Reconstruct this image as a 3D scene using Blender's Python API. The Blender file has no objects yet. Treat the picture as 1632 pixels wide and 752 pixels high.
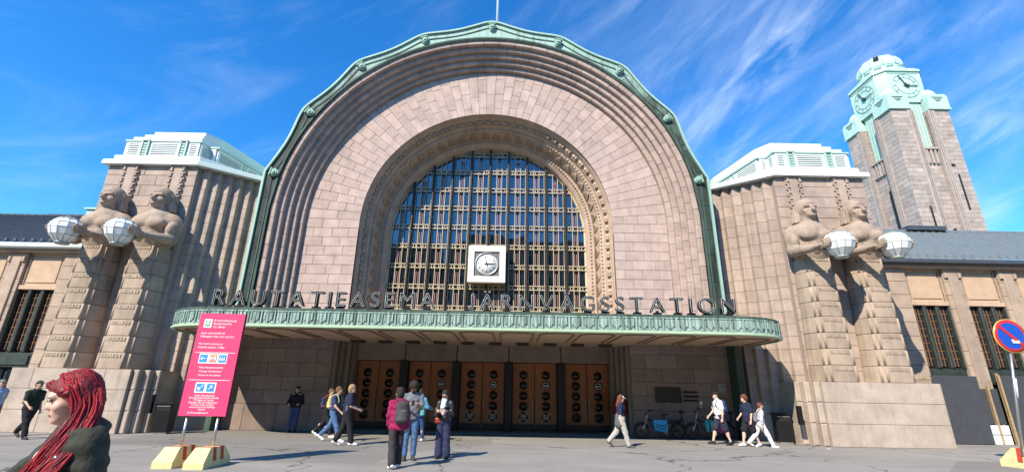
import bpy, math, random
import numpy as np
from mathutils import Vector, Matrix
random.seed(7)
R = math.radians
scene = bpy.context.scene

# ---------------------------------------------------------------- camera
PITCH, ROLL, EYE = R(18.8), R(1.02), 1.6
Rv = Vector((1, 0, 0)); Fv = Vector((0, math.cos(PITCH), math.sin(PITCH))); Uv = Vector((0, -math.sin(PITCH), math.cos(PITCH)))
cr = Rv * math.cos(ROLL) + Uv * math.sin(ROLL); cu = Uv * math.cos(ROLL) - Rv * math.sin(ROLL)
cd = bpy.data.cameras.new('camera'); cam = bpy.data.objects.new('camera', cd); scene.collection.objects.link(cam)
cd.sensor_width = 36.0; cd.lens = 36.0 * 741.0 / 1632.0; cd.clip_start = 0.05; cd.clip_end = 3000
M = Matrix(((cr.x, cu.x, -Fv.x, 0), (cr.y, cu.y, -Fv.y, 0), (cr.z, cu.z, -Fv.z, EYE), (0, 0, 0, 1)))
cam.matrix_world = M
scene.camera = cam

# ---------------------------------------------------------------- sky, sun, exposure
SUN_EL, SUN_AZ = R(40.5), R(34.0)          # the sun stands behind the camera, to the left
world = bpy.data.worlds.new('World'); scene.world = world; world.use_nodes = True
def make_world():
    nt = world.node_tree; nt.nodes.clear(); L = nt.links
    N = nt.nodes.new
    out = N('ShaderNodeOutputWorld'); bg = N('ShaderNodeBackground'); bg.inputs[1].default_value = 0.135
    sky = N('ShaderNodeTexSky'); sky.sky_type = 'NISHITA'; sky.sun_disc = False
    sky.sun_elevation = SUN_EL; sky.sun_rotation = math.pi + SUN_AZ
    sky.altitude = 0; sky.air_density = 1.0; sky.dust_density = 0.0; sky.ozone_density = 4.0
    hsv = N('ShaderNodeHueSaturation'); hsv.inputs['Saturation'].default_value = 1.28; hsv.inputs['Value'].default_value = 1.0
    hsv.inputs['Hue'].default_value = 0.506
    L.new(sky.outputs[0], hsv.inputs['Color'])
    tint = N('ShaderNodeMix'); tint.data_type = 'RGBA'; tint.blend_type = 'MULTIPLY'; tint.inputs['Factor'].default_value = 1; tint.inputs['B'].default_value = (.84, 1.46, 1.52, 1)
    L.new(hsv.outputs[0], tint.inputs['A'])
    tc = N('ShaderNodeTexCoord')
    # cirrus: fibres drawn out along one slanting heading, gathered in a loose bank to the right
    def noise(ang, scl, loc, scale, detail, dist, rough=.62):
        rt = N('ShaderNodeMapping'); rt.inputs['Rotation'].default_value = (0, ang, 0); L.new(tc.outputs['Generated'], rt.inputs['Vector'])
        mp = N('ShaderNodeMapping'); mp.inputs['Scale'].default_value = scl; mp.inputs['Location'].default_value = loc; L.new(rt.outputs[0], mp.inputs['Vector'])
        n = N('ShaderNodeTexNoise'); n.inputs['Scale'].default_value = scale; n.inputs['Detail'].default_value = detail
        n.inputs['Roughness'].default_value = rough; n.inputs['Distortion'].default_value = dist
        L.new(mp.outputs[0], n.inputs['Vector']); return n.outputs[0]
    def ramp(x, a, b):
        m = N('ShaderNodeMapRange'); m.interpolation_type = 'SMOOTHSTEP'; m.inputs[1].default_value = a; m.inputs[2].default_value = b
        L.new(x, m.inputs[0]); return m.outputs[0]
    def mul(a, b):
        m = N('ShaderNodeMath'); m.operation = 'MULTIPLY'
        L.new(a, m.inputs[0])
        if isinstance(b, (int, float)): m.inputs[1].default_value = b
        else: L.new(b, m.inputs[1])
        return m.outputs[0]
    sep = N('ShaderNodeSeparateXYZ'); L.new(tc.outputs['Generated'], sep.inputs[0])
    fine = ramp(noise(R(38), (1.3, 1.3, 4.2), (3.1, 0.7, 1.0), 4.0, 10, .7, .64), 0.38, 0.84)
    big = ramp(noise(R(46), (1.0, 1.0, 1.9), (5.6, 1.2, .4), 1.7, 3, 0.4), 0.44, 0.68)
    bank = ramp(sep.outputs[0], -.05, .55)
    haze_ = mul(mul(ramp(noise(R(40), (1.0, 1.0, 2.4), (2.0, 7.7, 3.0), 2.4, 6, .8), .42, .8), bank), .34)
    c1 = mul(mul(fine, big), bank); c2 = mul(ramp(noise(R(28), (.8, .8, 5.0), (9.2, 4.4, 0), 2.6, 10, .8, .64), .45, .9), 0.34)
    ad = N('ShaderNodeMath'); ad.operation = 'ADD'; ad.use_clamp = True; L.new(c1, ad.inputs[0]); L.new(c2, ad.inputs[1])
    ad2 = N('ShaderNodeMath'); ad2.operation = 'ADD'; ad2.use_clamp = True; L.new(ad.outputs[0], ad2.inputs[0]); L.new(haze_, ad2.inputs[1])
    cl = mul(ad2.outputs[0], 0.52)
    mix = N('ShaderNodeMix'); mix.data_type = 'RGBA'; L.new(cl, mix.inputs['Factor']); L.new(tint.outputs['Result'], mix.inputs['A'])
    mix.inputs['B'].default_value = (6.8, 7.6, 8.6, 1)
    L.new(mix.outputs['Result'], bg.inputs[0]); L.new(bg.outputs[0], out.inputs[0])
make_world()
sl = bpy.data.lights.new('sun', 'SUN'); sun = bpy.data.objects.new('sun', sl); scene.collection.objects.link(sun)
sl.energy = 5.0; sl.angle = R(0.53); sl.color = (1.0, 0.91, 0.78)
SD = Vector((math.sin(SUN_AZ) * math.cos(SUN_EL), math.cos(SUN_AZ) * math.cos(SUN_EL), -math.sin(SUN_EL)))
sun.rotation_euler = SD.to_track_quat('-Z', 'Y').to_euler(); sun.location = (-40, -80, 90)
vs = scene.view_settings; vs.view_transform = 'Standard'; vs.look = 'None'; vs.exposure = 0.50; vs.gamma = 1.0; vs.use_curve_mapping = False
scene.cycles.max_bounces = 6; scene.cycles.diffuse_bounces = 1; scene.cycles.glossy_bounces = 3; scene.cycles.transparent_max_bounces = 6
scene.cycles.use_denoising = True

# ---------------------------------------------------------------- helpers
col = scene.collection
X0 = -1.25                                   # axis of the arch
def V(*a): return Vector(a)
class MB:
    """collects faces; build() links them as one mesh object"""
    def __init__(s): s.v = []; s.f = []; s.m = []; s.sm = []
    def add(s, vs, fs, mi=0, smooth=False):
        o = len(s.v); s.v += [tuple(p) for p in vs]
        for f in fs: s.f.append(tuple(i + o for i in f)); s.m.append(mi); s.sm.append(smooth)
        return s
    def hexa(s, p, mi=0):                    # 8 corners: 0-3 one face ring, 4-7 opposite ring
        return s.add(p, [(0, 1, 2, 3), (7, 6, 5, 4), (0, 4, 5, 1), (1, 5, 6, 2), (2, 6, 7, 3), (3, 7, 4, 0)], mi)
    def box(s, x0, x1, y0, y1, z0, z1, mi=0):
        return s.hexa([(x0, y0, z0), (x1, y0, z0), (x1, y0, z1), (x0, y0, z1), (x0, y1, z0), (x1, y1, z0), (x1, y1, z1), (x0, y1, z1)], mi)
    def bbox(s, x0, x1, y0, y1, z0, z1, b, mi=0):   # box with chamfered front (y0) rim
        ring = lambda y, d: [(x0 + d, y, z0 + d), (x1 - d, y, z0 + d), (x1 - d, y, z1 - d), (x0 + d, y, z1 - d)]
        p = ring(y0, b) + ring(y0 + b, 0) + ring(y1, 0)
        f = [(0, 1, 2, 3), (11, 10, 9, 8)]
        for k in (0, 4):
            for i in range(4): j = (i + 1) % 4; f.append((k + i, k + 4 + i, k + 4 + j, k + j))
        return s.add(p, f, mi)
    def tube(s, pts, r, n=8, cap=True, mi=0, smooth=True, flat=None):
        pts = [Vector(p) for p in pts]; rr = r if isinstance(r, (list, tuple)) else [r] * len(pts)
        o = []; up = None
        for i, p in enumerate(pts):
            t = (pts[min(i + 1, len(pts) - 1)] - pts[max(i - 1, 0)]).normalized()
            if up is None: up = t.orthogonal().normalized() if abs(t.z) > .9 else (Vector((0, 0, 1)) - t * t.z).normalized()
            up = (up - t * up.dot(t)).normalized(); b = t.cross(up)
            for k in range(n):
                a = 2 * math.pi * k / n
                o.append(p + (up * math.cos(a) + b * math.sin(a)) * rr[i])
        f = []
        for i in range(len(pts) - 1):
            for k in range(n):
                j = (k + 1) % n; f.append((i * n + k, i * n + j, (i + 1) * n + j, (i + 1) * n + k))
        if cap: f.append(tuple(range(n - 1, -1, -1))); f.append(tuple((len(pts) - 1) * n + k for k in range(n)))
        return s.add(o, f, mi, smooth)
    def bar(s, a, b, w, d=None, mi=0, up=(0, 0, 1)):   # square bar from a to b
        a = Vector(a); b = Vector(b); t = (b - a).normalized(); up = Vector(up)
        if abs(t.dot(up)) > .95: up = Vector((0, 1, 0))
        u = (up - t * up.dot(t)).normalized(); v = t.cross(u); d = d or w
        q = lambda c: [c + u * w / 2 + v * d / 2, c - u * w / 2 + v * d / 2, c - u * w / 2 - v * d / 2, c + u * w / 2 - v * d / 2]
        return s.hexa(q(a) + q(b), mi)
    def lathe(s, prof, c=(0, 0, 0), n=20, mi=0, smooth=True, axis='z', a0=0., a1=2 * math.pi, sx=1., sy=1., cap=True):
        full = abs(a1 - a0 - 2 * math.pi) < 1e-6; m = n if full else n + 1; o = []; f = []
        for r, z in prof:
            for k in range(m):
                a = a0 + (a1 - a0) * k / n
                x, y = r * math.cos(a) * sx, r * math.sin(a) * sy
                o.append((c[0] + x, c[1] + y, c[2] + z) if axis == 'z' else (c[0] + x, c[1] + z, c[2] + y))
        for i in range(len(prof) - 1):
            for k in range(n):
                j = (k + 1) % m
                q = (i * m + k, i * m + j, (i + 1) * m + j, (i + 1) * m + k)
                f.append(q if axis == 'z' else q[::-1])
        if full and cap:
            e = tuple(range(m)); t = tuple((len(prof) - 1) * m + k for k in range(m))
            if prof[0][0] > 1e-4: f.append(e[::-1] if axis == 'z' else e)
            if prof[-1][0] > 1e-4: f.append(t if axis == 'z' else t[::-1])
        return s.add(o, f, mi, smooth)
    def prism(s, poly, y0, y1, mi=0, smooth=False):   # polygon in x,z extruded along y
        n = len(poly)
        o = [(x, y0, z) for x, z in poly] + [(x, y1, z) for x, z in poly]
        f = [tuple(range(n)), tuple(range(2 * n - 1, n - 1, -1))] + [(i, n + i, n + (i + 1) % n, (i + 1) % n) for i in range(n)]
        return s.add(o, f, mi, smooth)
    def slab(s, poly, z0, z1, mi=0):                  # polygon in x,y extruded along z
        n = len(poly)
        o = [(x, y, z0) for x, y in poly] + [(x, y, z1) for x, y in poly]
        f = [tuple(range(n - 1, -1, -1)), tuple(range(n, 2 * n))] + [(i, (i + 1) % n, n + (i + 1) % n, n + i) for i in range(n)]
        return s.add(o, f, mi)
    def mesh(s, name, mats):
        me = bpy.data.meshes.new(name); me.from_pydata(s.v, [], s.f)
        for m in (mats if isinstance(mats, (list, tuple)) else [mats]): me.materials.append(m)
        me.polygons.foreach_set('material_index', s.m); me.polygons.foreach_set('use_smooth', s.sm)
        me.update(); return me
    def build(s, name, mats, parent=None): return link(name, s.mesh(name, mats), parent)
def recalc(o):
    import bmesh
    bm = bmesh.new(); bm.from_mesh(o.data); bmesh.ops.recalc_face_normals(bm, faces=bm.faces); bm.to_mesh(o.data); bm.free(); return o
def link(name, data, parent=None, loc=None):
    o = bpy.data.objects.new(name, data); col.objects.link(o)
    if parent is not None:
        o.parent = parent
    if loc is not None: o.location = loc
    return o
def tag(o, label=None, cat=None, group=None, kind=None):
    if label: o['label'] = label
    if cat: o['category'] = cat
    if group: o['group'] = group
    if kind: o['kind'] = kind
    return o
def thing(name, label, cat, loc=(0, 0, 0), rz=0., group=None):
    o = bpy.data.objects.new(name, None); col.objects.link(o); o.location = loc; o.rotation_euler = (0, 0, rz)
    o.empty_display_size = .2
    return tag(o, label, cat, group)
def rebase(t, loc):
    """parts were made in world coordinates: move the Empty to the thing's base and keep the parts where they are"""
    loc = Vector(loc); t.location = loc
    for ch in t.children: ch.location = ch.location - loc
    return t
def copy_tree(o, parent=None):
    c = o.copy(); col.objects.link(c)
    if parent is not None: c.parent = parent
    for ch in o.children: copy_tree(ch, c)
    return c
def block(name, q, depth, bev, mat, parent):
    """stone with chamfered front: q = four front corners (counter-clockwise seen from outside), depth = vector into the wall"""
    q = [Vector(p) for p in q]; c = sum(q, Vector()) / 4; dn = Vector(depth).normalized()
    fr = []
    for i in range(4):
        a = (q[i - 1] - q[i]).normalized(); b = (q[(i + 1) % 4] - q[i]).normalized()
        fr.append(q[i] + (a + b) * bev)
    mid = [p + dn * bev for p in q]; back = [p + Vector(depth) for p in q]
    f = [(0, 1, 2, 3)]
    for k in (0, 4):
        for i in range(4): j = (i + 1) % 4; f.append((k + i, k + 4 + i, k + 4 + j, k + j))
    mb = MB().add(fr + mid + back, f)
    return mb.build(name, mat, parent)
def add_block(mb, q, depth, bev, mi=0):
    q = [Vector(p) for p in q]; dn = Vector(depth).normalized(); fr = []
    for i in range(4):
        a = (q[i - 1] - q[i]).normalized(); b = (q[(i + 1) % 4] - q[i]).normalized(); fr.append(q[i] + (a + b) * bev)
    mid = [p + dn * bev for p in q]; back = [p + Vector(depth) for p in q]
    f = [(0, 1, 2, 3)]
    for k in (0, 4):
        for i in range(4): j = (i + 1) % 4; f.append((k + i, k + 4 + i, k + 4 + j, k + j))
    mb.add(fr + mid + back, f, mi)

# ---------------------------------------------------------------- materials
def nodes(name):
    m = bpy.data.materials.new(name); m.use_nodes = True; nt = m.node_tree
    b = nt.nodes.get('Principled BSDF'); return m, nt, b
def plain(name, c, rough=.6, metal=0., spec=.5, noise=0., nscale=20., bump=0., emit=None, coat=0.):
    m, nt, b = nodes(name); L = nt.links; N = nt.nodes.new
    b.inputs['Base Color'].default_value = (*c, 1); b.inputs['Roughness'].default_value = rough; b.inputs['Metallic'].default_value = metal
    b.inputs['Specular IOR Level'].default_value = spec; b.inputs['Coat Weight'].default_value = coat
    if noise or bump:
        tc = N('ShaderNodeTexCoord'); n = N('ShaderNodeTexNoise'); n.inputs['Scale'].default_value = nscale; n.inputs['Detail'].default_value = 6
        L.new(tc.outputs['Object'], n.inputs['Vector'])
        if noise:
            mr = N('ShaderNodeMapRange'); mr.inputs[1].default_value = .3; mr.inputs[2].default_value = .7; mr.inputs[3].default_value = 1 - noise; mr.inputs[4].default_value = 1 + noise
            L.new(n.outputs[0], mr.inputs[0])
            mx = N('ShaderNodeMix'); mx.data_type = 'RGBA'; mx.blend_type = 'MULTIPLY'; mx.inputs['Factor'].default_value = 1; mx.inputs['A'].default_value = (*c, 1)
            L.new(mr.outputs[0], mx.inputs['B']); L.new(mx.outputs['Result'], b.inputs['Base Color'])
        if bump:
            bp = N('ShaderNodeBump'); bp.inputs['Strength'].default_value = bump; bp.inputs['Distance'].default_value = .02
            L.new(n.outputs[0], bp.inputs['Height']); L.new(bp.outputs[0], b.inputs['Normal'])
    if emit: b.inputs['Emission Color'].default_value = (*emit[0], 1); b.inputs['Emission Strength'].default_value = emit[1]
    return m
def stone(name, ca, cb, vary=.16, speck=70., rough=.85, stain=.25, stainc=(.10, .085, .07), bump=.25):
    """granite: every block has its own tone, grain and faint rain streaks"""
    m, nt, b = nodes(name); L = nt.links; N = nt.nodes.new
    b.inputs['Roughness'].default_value = rough; b.inputs['Specular IOR Level'].default_value = .25
    oi = N('ShaderNodeObjectInfo'); ge = N('ShaderNodeNewGeometry'); tc = N('ShaderNodeTexCoord')
    ad = N('ShaderNodeMath'); ad.operation = 'ADD'; L.new(oi.outputs['Random'], ad.inputs[0]); L.new(ge.outputs['Random Per Island'], ad.inputs[1])
    fr = N('ShaderNodeMath'); fr.operation = 'FRACT'; L.new(ad.outputs[0], fr.inputs[0])
    ad2 = N('ShaderNodeMath'); ad2.operation = 'MULTIPLY'; ad2.inputs[1].default_value = 7.31; L.new(fr.outputs[0], ad2.inputs[0])
    fr2 = N('ShaderNodeMath'); fr2.operation = 'FRACT'; L.new(ad2.outputs[0], fr2.inputs[0])
    mx = N('ShaderNodeMix'); mx.data_type = 'RGBA'; mx.inputs['A'].default_value = (*ca, 1); mx.inputs['B'].default_value = (*cb, 1); L.new(fr.outputs[0], mx.inputs['Factor'])
    mr = N('ShaderNodeMapRange'); mr.inputs[3].default_value = 1 - vary; mr.inputs[4].default_value = 1 + vary * .8; L.new(fr2.outputs[0], mr.inputs[0])
    geo = N('ShaderNodeNewGeometry')
    n1 = N('ShaderNodeTexNoise'); n1.inputs['Scale'].default_value = speck; n1.inputs['Detail'].default_value = 3; L.new(geo.outputs['Position'], n1.inputs['Vector'])
    m1 = N('ShaderNodeMapRange'); m1.inputs[1].default_value = .3; m1.inputs[2].default_value = .7; m1.inputs[3].default_value = .74; m1.inputs[4].default_value = 1.22; L.new(n1.outputs[0], m1.inputs[0])
    n2 = N('ShaderNodeTexNoise'); n2.inputs['Scale'].default_value = 1.9; n2.inputs['Detail'].default_value = 6; L.new(geo.outputs['Position'], n2.inputs['Vector'])
    m2 = N('ShaderNodeMapRange'); m2.inputs[1].default_value = .25; m2.inputs[2].default_value = .75; m2.inputs[3].default_value = .8; m2.inputs[4].default_value = 1.14; L.new(n2.outputs[0], m2.inputs[0])
    def mul(a, c):
        q = N('ShaderNodeMath'); q.operation = 'MULTIPLY'; L.new(a, q.inputs[0]); L.new(c, q.inputs[1]); return q.outputs[0]
    g = mul(mul(mr.outputs[0], m1.outputs[0]), m2.outputs[0])
    cm = N('ShaderNodeMix'); cm.data_type = 'RGBA'; cm.blend_type = 'MULTIPLY'; cm.inputs['Factor'].default_value = 1; L.new(mx.outputs['Result'], cm.inputs['A']); L.new(g, cm.inputs['B'])
    mp = N('ShaderNodeMapping'); mp.inputs['Scale'].default_value = (2.6, 2.6, .28); L.new(geo.outputs['Position'], mp.inputs['Vector'])
    n3 = N('ShaderNodeTexNoise'); n3.inputs['Scale'].default_value = 1.0; n3.inputs['Detail'].default_value = 7; n3.inputs['Roughness'].default_value = .65; L.new(mp.outputs[0], n3.inputs['Vector'])
    m3 = N('ShaderNodeMapRange'); m3.inputs[1].default_value = .5; m3.inputs[2].default_value = .78; m3.inputs[3].default_value = 0; m3.inputs[4].default_value = stain; L.new(n3.outputs[0], m3.inputs[0])
    sm = N('ShaderNodeMix'); sm.data_type = 'RGBA'; L.new(m3.outputs[0], sm.inputs['Factor']); L.new(cm.outputs['Result'], sm.inputs['A']); sm.inputs['B'].default_value = (*stainc, 1)
    L.new(sm.outputs['Result'], b.inputs['Base Color'])
    bp = N('ShaderNodeBump'); bp.inputs['Strength'].default_value = bump; bp.inputs['Distance'].default_value = .015
    L.new(n1.outputs[0], bp.inputs['Height']); L.new(bp.outputs[0], b.inputs['Normal'])
    return m
def copper(name, ca, cb, cdirt, amt=.55, rough=.7, vz=.16, vx=2.4):
    """patinated copper sheet: pale green washed by dark vertical runs"""
    m, nt, b = nodes(name); L = nt.links; N = nt.nodes.new
    b.inputs['Roughness'].default_value = rough; b.inputs['Specular IOR Level'].default_value = .35
    geo = N('ShaderNodeNewGeometry'); oi = N('ShaderNodeObjectInfo')
    n1 = N('ShaderNodeTexNoise'); n1.inputs['Scale'].default_value = 1.6; n1.inputs['Detail'].default_value = 7; n1.inputs['Roughness'].default_value = .6; L.new(geo.outputs['Position'], n1.inputs['Vector'])
    mp = N('ShaderNodeMapping'); mp.inputs['Scale'].default_value = (vx, vx, vz); L.new(geo.outputs['Position'], mp.inputs['Vector'])
    n2 = N('ShaderNodeTexNoise'); n2.inputs['Scale'].default_value = 2.2; n2.inputs['Detail'].default_value = 8; n2.inputs['Roughness'].default_value = .7; L.new(mp.outputs[0], n2.inputs['Vector'])
    a = N('ShaderNodeMath'); a.operation = 'MULTIPLY_ADD'; a.inputs[1].default_value = .25; L.new(oi.outputs['Random'], a.inputs[0]); L.new(n1.outputs[0], a.inputs[2])
    r1 = N('ShaderNodeMapRange'); r1.inputs[1].default_value = .35; r1.inputs[2].default_value = .85; L.new(a.outputs[0], r1.inputs[0])
    mx = N('ShaderNodeMix'); mx.data_type = 'RGBA'; mx.inputs['A'].default_value = (*ca, 1); mx.inputs['B'].default_value = (*cb, 1); L.new(r1.outputs[0], mx.inputs['Factor'])
    r2 = N('ShaderNodeMapRange'); r2.inputs[1].default_value = .72 - .42 * amt; r2.inputs[2].default_value = .86 - .25 * amt; r2.inputs[4].default_value = min(1., .35 + amt); L.new(n2.outputs[0], r2.inputs[0])
    m2 = N('ShaderNodeMix'); m2.data_type = 'RGBA'; L.new(r2.outputs[0], m2.inputs['Factor']); L.new(mx.outputs['Result'], m2.inputs['A']); m2.inputs['B'].default_value = (*cdirt, 1)
    L.new(m2.outputs['Result'], b.inputs['Base Color'])
    bp = N('ShaderNodeBump'); bp.inputs['Strength'].default_value = .15; bp.inputs['Distance'].default_value = .02; L.new(n1.outputs[0], bp.inputs['Height']); L.new(bp.outputs[0], b.inputs['Normal'])
    return m
def wood(name, ca, cb):
    m, nt, b = nodes(name); L = nt.links; N = nt.nodes.new
    b.inputs['Roughness'].default_value = .38; b.inputs['Coat Weight'].default_value = .2
    geo = N('ShaderNodeNewGeometry'); mp = N('ShaderNodeMapping'); mp.inputs['Scale'].default_value = (22, 22, .9); L.new(geo.outputs['Position'], mp.inputs['Vector'])
    n = N('ShaderNodeTexNoise'); n.inputs['Scale'].default_value = 1.4; n.inputs['Detail'].default_value = 8; n.inputs['Distortion'].default_value = .6; L.new(mp.outputs[0], n.inputs['Vector'])
    mx = N('ShaderNodeMix'); mx.data_type = 'RGBA'; mx.inputs['A'].default_value = (*ca, 1); mx.inputs['B'].default_value = (*cb, 1)
    r = N('ShaderNodeMapRange'); r.inputs[1].default_value = .3; r.inputs[2].default_value = .7; L.new(n.outputs[0], r.inputs[0]); L.new(r.outputs[0], mx.inputs['Factor']); L.new(mx.outputs['Result'], b.inputs['Base Color'])
    return m
def glass(name, c, rough=.03, ior=1.9):
    m, nt, b = nodes(name); b.inputs['Base Color'].default_value = (*c, 1); b.inputs['Roughness'].default_value = rough; b.inputs['IOR'].default_value = ior; b.inputs['Specular IOR Level'].default_value = .5
    L = nt.links; N = nt.nodes.new
    oi = N('ShaderNodeObjectInfo'); geo = N('ShaderNodeNewGeometry')   # old panes are never quite flat
    n = N('ShaderNodeTexNoise'); n.inputs['Scale'].default_value = 1.3; n.inputs['Detail'].default_value = 1; L.new(geo.outputs['Position'], n.inputs['Vector'])
    bp = N('ShaderNodeBump'); bp.inputs['Strength'].default_value = .25; bp.inputs['Distance'].default_value = .02; L.new(n.outputs[0], bp.inputs['Height']); L.new(bp.outputs[0], b.inputs['Normal'])
    return m
MT = {}
MT['arch'] = stone('arch_granite', (.56, .425, .36), (.50, .385, .325), vary=.075, stain=.22)
MT['reveal'] = stone('reveal_granite', (.49, .375, .31), (.44, .335, .28), vary=.09, stain=.26)
MT['pylon'] = stone('pylon_granite', (.49, .385, .305), (.44, .34, .275), vary=.085, stain=.36)
MT['plinth'] = stone('plinth_granite', (.51, .42, .34), (.46, .38, .305), vary=.07, stain=.4)
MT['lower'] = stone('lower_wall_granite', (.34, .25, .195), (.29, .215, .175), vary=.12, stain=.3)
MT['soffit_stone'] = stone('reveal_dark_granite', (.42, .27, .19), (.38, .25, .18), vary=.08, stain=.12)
MT['orn'] = stone('carved_granite', (.52, .385, .275), (.49, .36, .26), vary=.05, stain=.15)
MT['statue'] = stone('statue_granite', (.41, .315, .235), (.39, .30, .225), vary=.03, speck=20, stain=.62, stainc=(.15, .12, .085), bump=.7)
MT['column'] = stone('column_granite', (.46, .36, .265), (.40, .31, .235), vary=.12, stain=.5, stainc=(.13, .11, .08))
MT['tower'] = stone('tower_granite', (.50, .40, .335), (.42, .335, .285), vary=.16, stain=.22)
MT['wing'] = stone('wing_granite', (.48, .37, .275), (.43, .33, .25), vary=.10, stain=.2)
MT['mortar'] = plain('mortar', (.20, .16, .13), .95)
MT['mortar_light'] = plain('mortar_light', (.36, .275, .225), .95)
MT['plaster'] = plain('ochre_plaster', (.54, .38, .25), .9, noise=.10, nscale=3)
MT['cu_dark'] = copper('copper_dark', (.05, .08, .062), (.085, .14, .105), (.02, .028, .023), .6)
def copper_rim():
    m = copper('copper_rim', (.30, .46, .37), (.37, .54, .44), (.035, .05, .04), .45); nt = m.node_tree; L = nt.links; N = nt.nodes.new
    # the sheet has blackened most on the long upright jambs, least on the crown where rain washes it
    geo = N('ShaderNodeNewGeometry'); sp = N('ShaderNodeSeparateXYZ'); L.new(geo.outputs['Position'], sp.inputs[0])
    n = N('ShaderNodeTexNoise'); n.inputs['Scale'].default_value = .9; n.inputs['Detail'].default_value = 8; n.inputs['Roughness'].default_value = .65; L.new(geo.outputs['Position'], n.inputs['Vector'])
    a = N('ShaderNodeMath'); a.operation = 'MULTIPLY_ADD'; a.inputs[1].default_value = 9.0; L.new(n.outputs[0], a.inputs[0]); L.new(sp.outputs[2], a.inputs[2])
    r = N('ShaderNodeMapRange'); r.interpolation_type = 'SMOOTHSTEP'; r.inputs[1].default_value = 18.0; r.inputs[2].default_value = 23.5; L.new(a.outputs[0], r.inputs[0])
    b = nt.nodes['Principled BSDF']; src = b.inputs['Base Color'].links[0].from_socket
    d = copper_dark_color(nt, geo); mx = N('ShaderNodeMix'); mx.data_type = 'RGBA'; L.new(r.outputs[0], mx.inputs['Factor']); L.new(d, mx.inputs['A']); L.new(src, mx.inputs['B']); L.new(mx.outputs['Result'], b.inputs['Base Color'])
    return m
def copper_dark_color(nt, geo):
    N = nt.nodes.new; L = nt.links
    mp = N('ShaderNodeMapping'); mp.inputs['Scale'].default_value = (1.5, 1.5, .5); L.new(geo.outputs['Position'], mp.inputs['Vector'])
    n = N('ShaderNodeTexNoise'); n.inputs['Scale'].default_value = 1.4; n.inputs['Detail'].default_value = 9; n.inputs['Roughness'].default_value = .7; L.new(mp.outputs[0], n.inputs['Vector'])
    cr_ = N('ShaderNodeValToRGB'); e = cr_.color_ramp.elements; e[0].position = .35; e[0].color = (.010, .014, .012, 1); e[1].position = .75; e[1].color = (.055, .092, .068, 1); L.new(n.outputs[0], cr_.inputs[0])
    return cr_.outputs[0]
MT['cu_rim'] = copper_rim()
MT['cu_light'] = copper('copper_light', (.29, .45, .36), (.36, .53, .43), (.10, .15, .115), .40)
MT['cu_top'] = copper('copper_top', (.29, .52, .40), (.35, .58, .45), (.13, .22, .17), .2, vz=1.2)
MT['cu_pale'] = copper('copper_pale', (.42, .62, .52), (.52, .70, .60), (.20, .34, .27), .42)
MT['cu_white'] = copper('painted_louvre', (.70, .80, .745), (.74, .83, .78), (.55, .68, .62), .2)
MT['cu_fascia'] = copper('copper_fascia', (.36, .53, .45), (.44, .60, .52), (.035, .045, .038), .80, vx=7.0, vz=.35)
MT['cu_lip'] = copper('copper_lip', (.36, .50, .33), (.42, .55, .36), (.12, .16, .10), .3, vx=5, vz=3)
MT['mint'] = plain('mint_metal', (.44, .62, .52), .5, noise=.06, nscale=4)
MT['soffit'] = plain('soffit_plaster', (.52, .37, .25), .85, noise=.06, nscale=2)
MT['soffit_rib'] = plain('soffit_rib', (.26, .17, .11), .8)
MT['bronze'] = plain('bronze', (.055, .045, .035), .45, .4, noise=.2, nscale=9)
MT['gold'] = plain('pale_gold_bar', (.55, .455, .29), .45, .0, noise=.08, nscale=6)
MT['rose'] = plain('rose_bar', (.40, .22, .20), .5)
MT['black'] = plain('black_metal', (.014, .014, .015), .4, .3)
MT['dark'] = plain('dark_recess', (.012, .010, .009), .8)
MT['steel'] = plain('galvanised_steel', (.48, .48, .47), .38, .85, noise=.1, nscale=14)
MT['white'] = plain('white_paint', (.80, .80, .78), .45)
MT['cream'] = plain('cream_paint', (.78, .74, .64), .5, noise=.05, nscale=6)
MT['tube'] = plain('neon_tube', (.62, .64, .62), .2, coat=.6)
MT['oak'] = wood('door_oak', (.40, .13, .028), (.27, .085, .018))
MT['glass'] = glass('window_glass', (.008, .011, .018), ior=2.3)
MT['glass_door'] = glass('door_glass', (.012, .012, .012), ior=1.5)
MT['globe'] = plain('opal_glass', (.86, .87, .85), .22, spec=.5)
MT['globe_rim'] = plain('lantern_rib', (.34, .40, .37), .45, .3)
MT['roof_dark'] = plain('dark_roof_metal', (.085, .098, .108), .45, .3, noise=.12, nscale=3)
MT['roof_light'] = plain('grey_roof_metal', (.25, .29, .29), .45, .3, noise=.08, nscale=3)
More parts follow.
